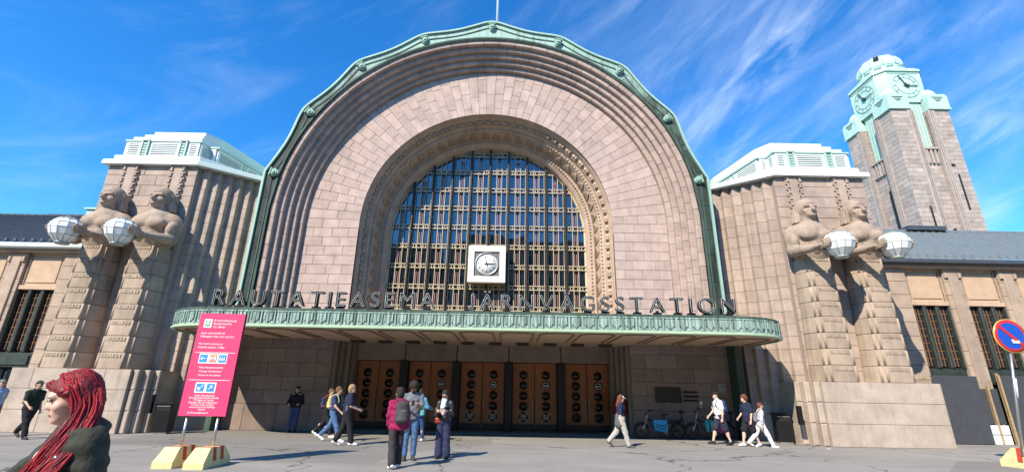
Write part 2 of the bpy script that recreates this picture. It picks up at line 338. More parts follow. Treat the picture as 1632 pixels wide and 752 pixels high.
# ================================================================ ground
def asphalt():
    m, nt, b = nodes('asphalt'); L = nt.links; N = nt.nodes.new
    geo = N('ShaderNodeNewGeometry')
    def noise(sc, det, mp=None, rough=.6):
        n = N('ShaderNodeTexNoise'); n.inputs['Scale'].default_value = sc; n.inputs['Detail'].default_value = det; n.inputs['Roughness'].default_value = rough
        if mp:
            k = N('ShaderNodeMapping'); k.inputs['Scale'].default_value = mp; L.new(geo.outputs['Position'], k.inputs['Vector']); L.new(k.outputs[0], n.inputs['Vector'])
        else: L.new(geo.outputs['Position'], n.inputs['Vector'])
        return n.outputs[0]
    def rng(x, a, c, lo, hi):
        r = N('ShaderNodeMapRange'); r.inputs[1].default_value = a; r.inputs[2].default_value = c; r.inputs[3].default_value = lo; r.inputs[4].default_value = hi; L.new(x, r.inputs[0]); return r.outputs[0]
    def mul(a, c):
        q = N('ShaderNodeMath'); q.operation = 'MULTIPLY'; L.new(a, q.inputs[0]); L.new(c, q.inputs[1]); return q.outputs[0]
    grit = noise(85, 4); patch = noise(.35, 7); wear = noise(1.0, 6, (.25, 1.6, 1)); spots = noise(2.3, 8, None, .75)
    vo = N('ShaderNodeTexVoronoi'); vo.feature = 'DISTANCE_TO_EDGE'; vo.inputs['Scale'].default_value = .16
    wn = N('ShaderNodeTexNoise'); wn.inputs['Scale'].default_value = .8; wn.inputs['Detail'].default_value = 6; L.new(geo.outputs['Position'], wn.inputs['Vector'])
    ws = N('ShaderNodeVectorMath'); ws.operation = 'MULTIPLY_ADD'; ws.inputs[1].default_value = (2.2, 2.2, 0); L.new(wn.outputs['Color'], ws.inputs[0]); L.new(geo.outputs['Position'], ws.inputs[2]); L.new(ws.outputs[0], vo.inputs['Vector'])
    crack = rng(vo.outputs['Distance'], .002, .007, .45, 1.)
    vp = N('ShaderNodeTexVoronoi'); vp.inputs['Scale'].default_value = .11; vp.feature = 'F1'; vp.distance = 'CHEBYCHEV'; L.new(geo.outputs['Position'], vp.inputs['Vector']); sx_ = N('ShaderNodeSeparateColor'); L.new(vp.outputs['Color'], sx_.inputs[0])
    relay = rng(sx_.outputs[0], .55, .95, 1.0, .80)
    gum = N('ShaderNodeTexVoronoi'); gum.inputs['Scale'].default_value = 1.7; L.new(geo.outputs['Position'], gum.inputs['Vector']); gums = rng(gum.outputs['Distance'], .035, .06, .6, 1.)
    v = mul(mul(crack, relay), gums); v0 = mul(mul(rng(grit, .25, .75, .55, 1.45), rng(patch, .3, .7, .88, 1.12)), mul(rng(wear, .35, .7, .92, 1.08), rng(spots, .58, .72, 1., .55))); v = mul(v, v0)
    mx = N('ShaderNodeMix'); mx.data_type = 'RGBA'; mx.blend_type = 'MULTIPLY'; mx.inputs['Factor'].default_value = 1; mx.inputs['A'].default_value = (.30, .277, .24, 1); L.new(v, mx.inputs['B'])
    L.new(mx.outputs['Result'], b.inputs['Base Color']); b.inputs['Roughness'].default_value = .92; b.inputs['Specular IOR Level'].default_value = .2
    bp = N('ShaderNodeBump'); bp.inputs['Strength'].default_value = .5; bp.inputs['Distance'].default_value = .012; L.new(grit, bp.inputs['Height']); L.new(bp.outputs[0], b.inputs['Normal'])
    return m
MT['asphalt'] = asphalt()
g = MB().add([(-1500, -1500, 0), (1500, -1500, 0), (1500, 1500, 0), (-1500, 1500, 0)], [(0, 1, 2, 3)]).build('ground', MT['asphalt'])
tag(g, 'worn grey asphalt forecourt in front of the station', None, None, 'structure')

# ================================================================ entrance hall
ZS, RR = 9.35, 7.45                          # springing height, reference radius of the courses
HALF = RR * math.pi / 2
def apt(r, t):
    """point of the arch at radius r, t metres along the reference curve from the crown (x relative to the axis)"""
    if abs(t) <= HALF: a = t / RR; return (r * math.sin(a), ZS + r * math.cos(a))
    return (math.copysign(r, t), ZS - (abs(t) - HALF))
def AP(r, t, y): x, z = apt(r, t); return Vector((X0 + x, y, z))
TEND = HALF + ZS                             # ground
def tsteps(step, zmin):
    tm = HALF + ZS - zmin; n = int(round(2 * tm / step)); n += 1 - n % 2
    return [-tm + 2 * tm * i / n for i in range(n + 1)]
def sweep(mb, prof, ts, mi=0, smooth=True):
    """loft a list of (radius, y) along the arch"""
    n = len(prof); vs = [AP(r, t, y) for t in ts for r, y in prof]; fs = []
    for i in range(len(ts) - 1):
        for k in range(n - 1): fs.append((i * n + k, i * n + k + 1, (i + 1) * n + k + 1, (i + 1) * n + k))
    mb.add(vs, fs, mi, smooth)

hall = thing('entrance_hall', 'pink granite entrance hall with huge round arch and green copper rim', 'building')
Y_BAND, Y_FRAME, Y_WIN = 21.0, 19.8, 23.1
# stones of the broad flat arch band, laid in courses that turn with the arch
G = .0075
ts = tsteps(.46, 4.0); rnd = random.Random(3)
for i in range(len(ts) - 1):
    j = lambda a: a + rnd.uniform(-.16, .16)
    cuts = [6.1, j(7.0), j(7.9), 8.7] if i % 2 else [6.1, j(6.6), j(7.45), j(8.3), 8.7]
    if rnd.random() < .18: cuts = [6.1, j(7.3), 8.7]
    for a, c in zip(cuts, cuts[1:]):
        o = rnd.uniform(-.004, .006); y = Y_BAND - o; ga = 0 if a == 6.1 else G
        p = [AP(a + ga, ts[i] + G, y), AP(c - G, ts[i] + G, y), AP(c - G, ts[i + 1] - G, y), AP(a + ga, ts[i + 1] - G, y)]
        block('arch_stone', p, (0, .16, 0), .006, MT['arch'], hall)
mb = MB(); sweep(mb, [(6.1, Y_BAND + .022), (8.75, Y_BAND + .022)], tsteps(.6, 3.85)); mb.build('mortar_bed', MT['mortar_light'], hall)
# five stepped orders between the band and the copper rim
NST = 5; W_ST, D_ST = (9.86 - 8.7) / NST, (Y_BAND - Y_FRAME - .08) / NST
ts = tsteps(.66, 3.9)
for k in range(NST):
    r0 = 8.7 + k * W_ST; y0 = Y_BAND - (k + 1) * D_ST
    for i in range(len(ts) - 1):
        sh_ = .33 if k % 2 else 0.
        a, c = ts[i] + .009 + sh_ * (i > 0), ts[i + 1] - .009 + sh_ * (i < len(ts) - 2)
        o = rnd.uniform(-.004, .004)
        # rounded nose: an eight-point profile swept over one stone
        y1 = y0 + D_ST; prof = [(r0, y1 + .03), (r0, y0 + .05), (r0 + .008, y0 + .02), (r0 + .022, y0 + .007), (r0 + .05, y0 + o), (r0 + W_ST + .04, y0 + o)]
        s_ = MB(); sweep(s_, prof, [a, (a + c) / 2, c], 0, False)
        n = len(prof)
        s_.add([AP(r, a, y) for r, y in prof] + [AP(r0 + W_ST + .04, a, y1 + .03)], [tuple(range(n + 1))]); s_.add([AP(r, c, y) for r, y in prof] + [AP(r0 + W_ST + .04, c, y1 + .03)], [tuple(range(n, -1, -1))])
        s_.build('reveal_stone', MT['reveal'], hall)
mb = MB()
for k in range(NST):
    r0 = 8.7 + k * W_ST + .02; y0 = Y_BAND - (k + 1) * D_ST + .02
    sweep(mb, [(r0, y0 + D_ST + .02), (r0, y0), (r0 + W_ST, y0)], tsteps(.6, 3.8), 0, False)
o = mb.build('reveal_core', MT['mortar'], hall)

# copper rim: straight jambs, scalloped head with bosses at every 20 degrees
def rim_r(a):                                # a: angle from the crown
    a = abs(a); st = R(19.8); k = min(3, int(a / st)); u = (a - k * st) / st
    rs = [11.08, 10.76, 10.82, 10.70, 10.62]
    if a >= 4 * st: return 10.62 / 1. if a > R(86) else 10.62 + (10.45 - 10.62) * 0
    r0, r1 = rs[k], rs[k + 1]
    ch = (r0 * r1 * math.sin(st)) / (r0 * math.sin(u * st) * 1. + r1 * math.sin((1 - u) * st)) if 0 < u < 1 else (r0 if u <= 0 else r1)
    return ch - .17 * math.sin(math.pi * u) ** 1.3
rim_o = []
N_ = 128
for i in range(N_ + 1):
    a = R(-79.2) + R(158.4) * i / N_; r = rim_r(a); rim_o.append((r * math.sin(a), ZS + r * math.cos(a)))
for _ in range(3):                           # the sheet rolls softly over each boss
    rim_o = [rim_o[0]] + [((a[0] + b[0] * 2 + c[0]) / 4, (a[1] + b[1] * 2 + c[1]) / 4) for a, b, c in zip(rim_o, rim_o[1:], rim_o[2:])] + [rim_o[-1]]
foot = 10.44
rim_o = [(-foot, 3.95), (-foot, 4.6), (-foot, 7.), (-foot, 10.6)] + rim_o + [(foot, 10.6), (foot, 7.), (foot, 4.6), (foot, 3.95)]
rim_i = []
for x, z in rim_o:
    if z < 10.7 and abs(abs(x) - foot) < .01: rim_i.append((math.copysign(9.86, x), z if z < ZS else ZS + .2))
    else: a = math.atan2(x, z - ZS); rim_i.append((9.86 * math.sin(a), ZS + 9.86 * math.cos(a)))
def strip(mb, A, B, ya, yb, mi=0, smooth=False):
    n = len(A); vs = [(X0 + x, ya, z) for x, z in A] + [(X0 + x, yb, z) for x, z in B]
    mb.add(vs, [(i, i + 1, n + i + 1, n + i) for i in range(n - 1)], mi, smooth)
def offs(P, d):                              # push an outline outward from its normals
    out = []
    for i, (x, z) in enumerate(P):
        x0, z0 = P[max(i - 1, 0)]; x1, z1 = P[min(i + 1, len(P) - 1)]; tx, tz = x1 - x0, z1 - z0; l = math.hypot(tx, tz) or 1
        out.append((x - tz / l * d, z + tx / l * d))
    return out
mb = MB()
strip(mb, rim_i, rim_i, Y_FRAME + .1, Y_FRAME + .02); strip(mb, rim_i, rim_o, Y_FRAME, Y_FRAME)
strip(mb, [p for p in rim_i], rim_i, Y_FRAME, Y_FRAME + .1)
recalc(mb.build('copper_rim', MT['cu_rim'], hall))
# raised roll along the outer edge and the flashing behind it
e0, e1, e2 = offs(rim_o, -.09), offs(rim_o, .0), offs(rim_o, .045)
mb = MB(); strip(mb, e0, e0, Y_FRAME + .01, Y_FRAME - .10); strip(mb, e0, e1, Y_FRAME - .10, Y_FRAME - .095); strip(mb, e1, e2, Y_FRAME - .095, Y_FRAME - .05); strip(mb, e2, e2, Y_FRAME - .05, Y_FRAME + 1.1)
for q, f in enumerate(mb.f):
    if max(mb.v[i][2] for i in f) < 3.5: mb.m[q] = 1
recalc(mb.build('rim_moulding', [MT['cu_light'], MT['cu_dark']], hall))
f0, f1 = offs(rim_o, -.42), offs(rim_o, -.37)
mb = MB(); strip(mb, f0, f0, Y_FRAME + .01, Y_FRAME - .035); strip(mb, f0, f1, Y_FRAME - .035, Y_FRAME - .035); strip(mb, f1, f1, Y_FRAME - .035, Y_FRAME + .01)
recalc(mb.build('rim_bead', MT['cu_dark'], hall))
i0, i1 = offs(rim_i, .02), offs(rim_i, .11)
mb = MB(); strip(mb, i0, i0, Y_FRAME + .05, Y_FRAME - .04); strip(mb, i0, i1, Y_FRAME - .04, Y_FRAME - .04); strip(mb, i1, i1, Y_FRAME - .04, Y_FRAME + .02)
recalc(mb.build('rim_inner_edge', MT['cu_dark'], hall))  # dark copper colour stands in for the shadow along the inner edge
# sheet seams on the rim
mb = MB()
for i in range(4, len(rim_o) - 4, 7):
    (xa, za), (xb, zb) = rim_i[i], rim_o[i]; k = .16; mb.bar((X0 + xa + (xb - xa) * .12, Y_FRAME - .006, za + (zb - za) * .12), (X0 + xb + (xa - xb) * k, Y_FRAME - .006, zb + (za - zb) * k), .02, .02)
for s in (-1, 1):
    for z in (5.2, 6.4, 7.6, 8.8, 10.0): mb.bar((X0 + s * 9.9, Y_FRAME - .006, z), (X0 + s * 10.3, Y_FRAME - .006, z), .02, .02)
mb.build('sheet_seam', MT['cu_rim'], hall)['kind'] = 'stuff'
# bosses: shield with hanging drop
for k in range(-4, 5):
    a = R(19.8) * k; r = rim_r(a) - .52; c = Vector((X0 + r * math.sin(a), Y_FRAME - .02, ZS + r * math.cos(a)))
    b_ = MB(); q = [(-.2, .2), (.2, .2), (.26, .05), (.14, -.2), (0, -.27), (-.14, -.2), (-.26, .05)]
    ca, sa = math.cos(a), math.sin(a)
    tr = lambda P: [(c.x + (x * ca + z * sa) * .78, c.z + (-x * sa + z * ca) * .78) for x, z in P]
    b_.prism(tr(q), c.y - .10, c.y + .03); b_.prism(tr([(x * .7, z * .7) for x, z in q]), c.y - .17, c.y - .10)
    b_.prism(tr([(-.08, .09), (.08, .09), (.08, -.06), (-.08, -.06)]), c.y - .22, c.y - .17)
    b_.prism(tr([(-.24, .23), (.24, .23), (.24, .17), (-.24, .17)]), c.y - .2, c.y)
    b_.build('boss', MT['cu_light'], hall)
# vaulted roof behind the rim, hall walls
mb = MB(); strip(mb, offs(rim_o, -.25), offs(rim_o, -.25), Y_FRAME + .9, Y_FRAME + 60); strip(mb, rim_i[3:-3], offs(rim_o, -.1)[3:-3], Y_FRAME + 1., Y_FRAME + 1.)
recalc(mb.build('roof', MT['cu_top'], hall))
# flag mast on the crown
fm = MB(); fm.tube([(X0 + .22, 20.6, 20.1), (X0 + .22, 20.6, 29.5)], [.07, .05], 10)
fm.lathe([(.14, 0), (.14, .25), (.09, .3), (.09, .5)], (X0 + .22, 20.6, 20.2), 12)
fm.build('flagpole', MT['white'], hall)

# inner reveal of the great window, carved
mb = MB(); ts = tsteps(.35, 3.9)
sweep(mb, [(6.1, Y_BAND), (6.1, Y_BAND + .18), (6.02, Y_BAND + .22), (6.02, Y_BAND + .30)], ts)
sweep(mb, [(6.02, Y_BAND + .30), (5.95, Y_BAND + .52), (5.90, Y_BAND + .56), (5.80, Y_BAND + .57)], ts)
sweep(mb, [(5.80, Y_BAND + .57), (5.80, Y_BAND + .66), (5.76, Y_BAND + .74), (5.70, Y_BAND + .80), (5.62, Y_BAND + .80), (5.60, Y_BAND + .86)], ts)
sweep(mb, [(5.60, Y_BAND + .86), (5.42, Y_BAND + 1.45)], ts)
sweep(mb, [(5.42, Y_BAND + 1.45), (5.36, Y_BAND + 1.5), (5.30, Y_BAND + 1.48), (5.26, Y_BAND + 1.52), (5.20, Y_BAND + 1.54), (5.16, Y_BAND + 1.7), (5.10, Y_BAND + 1.72), (5.10, Y_WIN + .25)], ts)
recalc(mb.build('window_reveal', MT['orn'], hall))
def along(n, zmin):                          # even stations along the reveal
    tm = HALF * 5.7 / RR + ZS - zmin
    for i in range(n):
        u = -tm + 2 * tm * (i + .5) / n; ha = HALF * 5.7 / RR
        yield (u * RR / 5.7) if abs(u) <= ha else math.copysign(HALF + abs(u) - ha, u)
def blob(mb, c, ax, ay, az, n=6, m=4):       # small carved ellipsoid with local axes
    vs = []; fs = []
    for i in range(m + 1):
        ph = -math.pi / 2 + math.pi * i / m
        for k in range(n):
            a = 2 * math.pi * k / n; vs.append(c + ax * (math.cos(ph) * math.cos(a)) + ay * (math.cos(ph) * math.sin(a)) + az * math.sin(ph))
    for i in range(m):
        for k in range(n): j = (k + 1) % n; fs.append((i * n + k, i * n + j, (i + 1) * n + j, (i + 1) * n + k))
    mb.add(vs, fs, 0, True)
def carve(name, n, r, y, sz, sub=1):
    mb = MB()
    for t in along(n, 4.2):
        c = AP(r, t, y); c2 = AP(r, t + .05, y); tg = (c2 - c).normalized(); rd = (AP(r + .1, t, y) - c).normalized(); yv = Vector((0, 1, 0))
        nrm = (-rd * .7 - yv * .7).normalized(); sd = tg.cross(nrm)
        blob(mb, c, tg * sz[0], sd * sz[1], nrm * sz[2])
        if sub > 1: blob(mb, c + tg * sz[0] * .9 + nrm * .02, tg * sz[0] * .5, sd * sz[1] * 1.15, nrm * sz[2] * 1.2)
    o = mb.build(name, MT['orn'], hall); o['kind'] = 'stuff'; return o
carve('leaf_string', 62, 5.93, Y_BAND + .50, (.17, .11, .10), 2)
carve('bead_string', 150, 5.66, Y_BAND + .79, (.05, .05, .05))
carve('egg_string', 150, 5.27, Y_BAND + 1.49, (.055, .05, .06))
mb = MB()                                    # fans of curved ribs on the splayed band
for t in along(44, 4.2):
    for rib in range(7):
        fa = (rib - 3) / 3.0; pts = []
        for q in range(5):
            u = q / 4; rr = 5.58 - .14 * u - .02; y = Y_BAND + .90 + .50 * u
            pts.append(AP(rr - .012, t + fa * .30 * u ** .8 + .04 * math.sin(u * 3) * fa, y))
        mb.tube(pts, [.020, .024, .028, .026, .012], 4, True)
o = mb.build('fan_relief', MT['orn'], hall); o['kind'] = 'stuff'

# the great window: panes, bronze mullions, lattice of pale bars
win = MB(); sweep(win, [(5.10, Y_WIN - .05), (5.02, Y_WIN - .05), (5.02, Y_WIN + .1)], tsteps(.35, 3.9)); win = recalc(win.build('window', MT['gold'], hall))
RW = 5.06
def top_at(x): return ZS + math.sqrt(max(0., RW * RW - x * x))
def half_at(z): return RW if z <= ZS else math.sqrt(max(0., RW * RW - (z - ZS) ** 2))
BAY = 1.012; rows = [4.55 + 1.065 * k for k in range(10)]
Yb = Y_WIN - .03
for bi in range(10):
    xa, xb = -RW + bi * BAY + .0, -RW + (bi + 1) * BAY
    zs = [3.9] + [z for z in rows if z < max(top_at(xa), top_at(xb))] + [None]
    for z0, z1 in zip(zs, zs[1:]):
        P = []
        zt = z1 if z1 is not None else 99
        for i in range(7):
            x = xa + (xb - xa) * i / 6; P.append((X0 + x, max(z0, min(zt, top_at(x)))))
        if max(p[1] for p in P) - z0 < .04: continue
        pane = MB().add([(X0 + xa, 0, z0), (X0 + xb, 0, z0)] + [(x, 0, z) for x, z in reversed(P)], [tuple(range(9))])
        ti = rnd.uniform(-.006, .006); tj = rnd.uniform(-.005, .005)
        xm, zm = (xa + xb) / 2 + X0, z0 + .5
        pane.v = [(x, Y_WIN + .04 + (x - xm) * tj + (z - zm) * ti, z) for x, y, z in pane.v]
        pane.build('pane', MT['glass'], win)
for k in range(1, 10):
    x = -RW + k * BAY; zt = top_at(x)
    m_ = MB(); m_.box(X0 + x - .055, X0 + x + .055, Yb - .16, Yb + .05, 3.9, zt); m_.box(X0 + x - .028, X0 + x + .028, Yb - .22, Yb - .162, 3.9, zt - .05)
    for q in range(12):
        z = 4.4 + q * .85
        if z < zt - .2: m_.box(X0 + x - .07, X0 + x + .07, Yb - .20, Yb - .14, z, z + .07)
    m_.build('mullion', MT['bronze'], win)
    for dx in (-.095, .095): MB().box(X0 + x + dx - .012, X0 + x + dx + .012, Yb - .05, Yb + .0, 3.9, top_at(x + dx)).build('glazing_bar', MT['gold'], win)
for z in rows:
    for dz in (-.10, .10):
        h = half_at(z + dz)
        if h > .3: MB().box(X0 - h, X0 + h, Yb - .075, Yb - .01, z + dz - .019, z + dz + .019).build('glazing_bar', MT['gold'], win)
    h = half_at(z); st = MB(); n = int(2 * h / .1265)
    for i in range(n):
        x = -h + 2 * h * (i + .5) / n
        if i % 4 != 3: st.box(X0 + x - .016, X0 + x + .016, Yb - .05, Yb - .01, z - .079, z + .079)
    if n: st.build('glazing_stud', MT['gold'], win)['kind'] = 'stuff'
for k in range(10):
    xc = -RW + (k + .5) * BAY
    for dx in (-.135, .135):
        x = xc + dx; zt = top_at(x)
        MB().box(X0 + x - .016, X0 + x + .016, Yb - .055, Yb + .0, 3.9, zt).build('glazing_bar', MT['gold'], win)
    for dx in (-.055, .055):
        x = xc + dx; zt = top_at(x) - .5
        b_ = MB()
        for z0, z1 in zip(rows, rows[1:] + [99]):
            za, zb = z0 + .14, min(z1 - .30, zt)
            if zb - za > .15: b_.box(X0 + x - .013, X0 + x + .013, Yb - .045, Yb + .0, za, zb); b_.box(X0 + xc - .113, X0 + xc + .113, Yb - .048, Yb + .001, zb + .02, zb + .05)
        if b_.v: b_.build('rung_bars', MT['rose'], win)['kind'] = 'stuff'
# dark room behind the glass
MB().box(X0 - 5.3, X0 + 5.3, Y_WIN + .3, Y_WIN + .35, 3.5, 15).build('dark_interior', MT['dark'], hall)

# lower wall under the canopy, piers, doors
YL, YD = 21.1, 22.6
for s in (-1, 1):
    rnd = random.Random(11 + s)
    zc = [0, 1.05, 1.62, 2.2, 2.78, 3.36, 3.95]
    for i, (z0, z1) in enumerate(zip(zc, zc[1:])):
        xs = [6.55, 7.9, 9.3, 10.86] if i % 2 else [6.55, 7.2, 8.6, 10.0, 10.86]
        for a, c in zip(xs, xs[1:]):
            o = rnd.uniform(-.004, .004) - (.03 if i == 0 else 0); a_, c_ = (a + .006, c - .006)
            p = [(X0 + s * a_, YL + o, z0 + .006), (X0 + s * c_, YL + o, z0 + .006), (X0 + s * c_, YL + o, z1 - .006), (X0 + s * a_, YL + o, z1 - .006)]
            if s < 0: p = [p[1], p[0], p[3], p[2]]
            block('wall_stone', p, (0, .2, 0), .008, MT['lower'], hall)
    MB().box(*sorted((X0 + s * 6.5, X0 + s * 10.86)), YL + .03, YL + .8, 0, 4.1).build('wall_core', MT['mortar'], hall)
    # stepped door jamb
    for k in range(4):
        x1 = 6.55 - k * .17; x0_ = 6.38 - k * .17; yy = YL + .08 + k * .30
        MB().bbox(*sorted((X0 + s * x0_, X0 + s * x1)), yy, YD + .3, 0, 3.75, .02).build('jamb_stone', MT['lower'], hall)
    # copper foot of the rim, in the corner under the canopy
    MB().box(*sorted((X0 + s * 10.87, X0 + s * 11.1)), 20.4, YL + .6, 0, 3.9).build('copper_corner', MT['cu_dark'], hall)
MB().box(X0 - 6.2, X0 + 6.2, YD + .35, YD + .4, 0, 4.).build('vestibule_back', MT['dark'], hall)
MB().box(X0 - 6.5, X0 + 6.5, YL + .06, YD + .5, .004, .06).build('threshold', MT['mortar'], hall)
for k in range(-2, 3):                       # lintel panels
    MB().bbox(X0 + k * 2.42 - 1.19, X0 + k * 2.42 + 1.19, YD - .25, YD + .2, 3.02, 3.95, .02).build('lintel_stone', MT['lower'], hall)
for k in range(6):                           # dark bronze piers
    x = X0 + (k - 2.5) * 2.42; w = .17
    MB().bbox(x - w, x + w, YD - .32, YD + .2, .06, 3.02, .02).build('door_pier', MT['black'], hall)
door_mesh = {}
rings = {(0, 0): 0, (1, 1): 1, (2, 1): 1, (2, 0): 0, (3, 1): 1, (4, 1): 1}
for k in range(-2, 3):
    for s in (-1, 1):
        xa, xb = sorted((X0 + k * 2.42 + s * .012, X0 + k * 2.42 + s * 1.02)); xc = (xa + xb) / 2
        d = MB(); d.bbox(xa, xb, YD, YD + .07, .06, 3.0, .012)
        d.box(xa + .05, xb - .05, YD - .012, YD, 2.78, 2.81); d.box(xa + .05, xb - .05, YD - .012, YD, .42, .45)
        d.box(xa + .05, xa + .075, YD - .012, YD, .45, 2.78); d.box(xb - .075, xb - .05, YD - .012, YD, .45, 2.78)
        d = d.build('door', MT['oak'], hall)
        MB().box(xa + .03, xb - .03, YD - .014, YD + .0, .08, .36).build('kick_plate', MT['bronze'], d)
        for q in range(5):
            zc = 2.47 - q * .455; cx = xc + s * .0
            p = MB(); p.lathe([(0, 0), (.19, 0), (.19, .03)], (cx, YD - .016, zc), 20, axis='y'); recalc(p.build('porthole', MT['glass_door'], d))
            p = MB(); p.lathe([(.19, -.0), (.193, -.02), (.215, -.02), (.225, .0)], (cx, YD - .006, zc), 20, axis='y'); recalc(p.build('porthole_rim', MT['oak'], d))
            if q >= 3 or (q == 2 and k != 0):     # cross-shaped brass guards on the lower panes
                p = MB()
                for an in (45, 135):
                    dx, dz = math.cos(R(an)) * .27, math.sin(R(an)) * .27
                    p.bar((cx - dx, YD - .03, zc - dz), (cx - dx * .62, YD - .03, zc - dz * .62), .02); p.bar((cx + dx, YD - .03, zc + dz), (cx + dx * .62, YD - .03, zc + dz * .62), .02)
                if q == 4:
                    for dz in (-.09, -.03, .03, .09): p.bar((cx - .14, YD - .035, zc + dz), (cx + .14, YD - .035, zc + dz), .014)
                    for dx in (-.06, .06): p.bar((cx + dx, YD - .035, zc - .14), (cx + dx, YD - .035, zc + .14), .014)
                p.build('window_guard', MT['bronze'] if q < 4 or k in (-2, 2) else MT['steel'], d)
            if q == 1 and s == 1 and k > -2:      # round white sticker
                p = MB(); p.lathe([(.118, 0), (.118, -.004), (.145, -.004), (.145, 0)], (cx, YD - .018, zc), 20, axis='y', cap=False); p.box(cx - .085, cx + .085, YD - .022, YD - .017, zc - .022, zc + .022); p.build('sticker', MT['white'], d)
        h = MB(); hx = xa + .07 if s > 0 else xb - .07
        h.tube([(hx, YD - .06, 1.0), (hx, YD - .06, 1.45)], .014, 8); h.box(hx - .02, hx + .02, YD - .06, YD, 1.02, 1.05); h.box(hx - .02, hx + .02, YD - .06, YD, 1.40, 1.43)
        h.build('handle', MT['gold'], d)
rebase(hall, (X0, Y_BAND, 0))

# clock on the window
YC = Y_WIN - .75
clk = thing('wall_clock', 'square white-framed station clock hung before the great window', 'clock')
cx, cz, hw = X0 + .02, 7.72, .93
f_ = MB()
for a, c, z0, z1 in ((-hw, hw, cz + hw - .30, cz + hw), (-hw, hw, cz - hw, cz - hw + .30), (-hw, -hw + .30, cz - hw + .30, cz + hw - .30), (hw - .30, hw, cz - hw + .30, cz + hw - .30)):
    f_.box(cx + a, cx + c, YC - .05, YC + .3, z0, z1)
f_.build('frame', MT['cream'], clk)
MB().box(cx - hw + .02, cx + hw - .02, YC + .301, YC + .5, cz - hw + .02, cz + hw - .02).build('housing', MT['bronze'], clk)
MB().box(cx - hw + .3, cx + hw - .3, YC + .02, YC + .10, cz - hw + .3, cz + hw - .3).build('back_plate', plain('clock_plate', (.16, .155, .14), .5), clk)
dr = MB(); dr.lathe([(.53, .02), (.53, -.05), (.56, -.06), (.59, -.05), (.59, .02)], (cx, YC + .0, cz), 40, axis='y'); recalc(dr.build('dial_ring', MT['steel'], clk))
dl = MB(); dl.lathe([(0, 0), (.535, 0), (.535, .02)], (cx, YC - .002, cz), 40, axis='y'); dl = recalc(dl.build('dial', MT['white'], clk))
def numeral(txt, size, loc, parent, mat, name='numeral', ext=.004, rot=(math.pi / 2, 0, 0)):
    cu_ = bpy.data.curves.new(name, 'FONT'); cu_.body = txt; cu_.size = size; cu_.align_x = 'CENTER'; cu_.align_y = 'CENTER'; cu_.extrude = ext; cu_.resolution_u = 3
    o = bpy.data.objects.new(name, cu_); col.objects.link(o); dg = bpy.context.evaluated_depsgraph_get(); me = bpy.data.meshes.new_from_object(o.evaluated_get(dg)); bpy.data.objects.remove(o)
    me.materials.clear(); me.materials.append(mat); o = link(name, me, parent); o.location = loc; o.rotation_euler = rot; return o
for h in range(1, 13):
    a = R(30 * h); numeral(str(h), .155, (cx + .40 * math.sin(a), YC - .008, cz + .40 * math.cos(a)), dl, MT['black'])
def hand(a, l, w, y, name, parent, c, mat, tail=.12):
    ca, sa = math.cos(a), math.sin(a); P = [(-w, -tail), (w, -tail), (w * .6, l), (-w * .6, l)]
    MB().prism([(c[0] + x * ca + z * sa, c[1] - x * sa + z * ca) for x, z in P], y - .006, y + .006).build(name, mat, parent)
hand(R(90), .36, .030, YC - .020, 'hour_hand', dl, (cx, cz), MT['black']); hand(R(-15), .44, .020, YC - .034, 'minute_hand', dl, (cx, cz), MT['black'])
for s in (-1, 1): MB().box(cx + s * .5 - .04, cx + s * .5 + .04, YC + .45, Y_WIN - .15, cz - .05, cz + .05).build('bracket', MT['bronze'], clk)
rebase(clk, (cx, YC, cz - hw))
# ================================================================ canopy
can = thing('entrance_canopy', 'long flat canopy with green copper fascia over the doors', 'canopy')
CZ0, CZ1 = 3.72, 4.38
def canopy_outline(off=0., n=14):
    P = []; hx, yb, yf, rx, ry = 11.62 + off, 20.55, 16.55 - off, 2.4 + off, 1.95 + off
    P.append((hx, yb))
    for i in range(n + 1):
        a = math.pi / 2 * i / n; P.append((hx - rx + rx * math.cos(a), yf + ry - ry * math.sin(a)))
    Q = [(-x, y) for x, y in reversed(P)]
    return [(X0 + x, y) for x, y in P + Q]
ol = canopy_outline()
inner = canopy_outline(-.10)
slab_ol = inner + [(X0 - 6.5, 20.55), (X0 - 6.5, 22.5), (X0 + 6.5, 22.5), (X0 + 6.5, 20.55)]
mb = MB(); mb.slab(slab_ol, CZ0 + .02, CZ1 - .06); recalc(mb.build('soffit', MT['soffit'], can))
mb = MB(); top = canopy_outline(-.02); mb.slab([p for p in top], CZ1 - .055, CZ1 - .01); recalc(mb.build('deck', MT['cu_dark'], can))
def ring_strip(mb, A, za, B, zb):
    n = len(A); mb.add([(x, y, za) for x, y in A] + [(x, y, zb) for x, y in B], [(i, i + 1, n + i + 1, n + i) for i in range(n - 1)])
mb = MB()
o1, o2, o3 = canopy_outline(.03), canopy_outline(.07), canopy_outline(-.06)
ring_strip(mb, o3, CZ0 - .03, o1, CZ0 - .03); ring_strip(mb, o1, CZ0 - .03, o2, CZ0 - .005); ring_strip(mb, o2, CZ0 - .005, o2, CZ0 + .05); ring_strip(mb, o2, CZ0 + .05, ol, CZ0 + .09); ring_strip(mb, o3, CZ0 + .03, o3, CZ0 - .03)
recalc(mb.build('lower_lip', MT['cu_lip'], can))
mb = MB()
ring_strip(mb, ol, CZ1 - .09, o1, CZ1 - .07); ring_strip(mb, o1, CZ1 - .07, o1, CZ1 - .02); ring_strip(mb, o1, CZ1 - .02, ol, CZ1); ring_strip(mb, ol, CZ1, canopy_outline(-.35), CZ1 + .0)
recalc(mb.build('upper_lip', MT['cu_dark'], can))
mb = MB(); ring_strip(mb, inner, CZ0, inner, CZ1 - .03); recalc(mb.build('fascia_core', MT['cu_dark'], can))
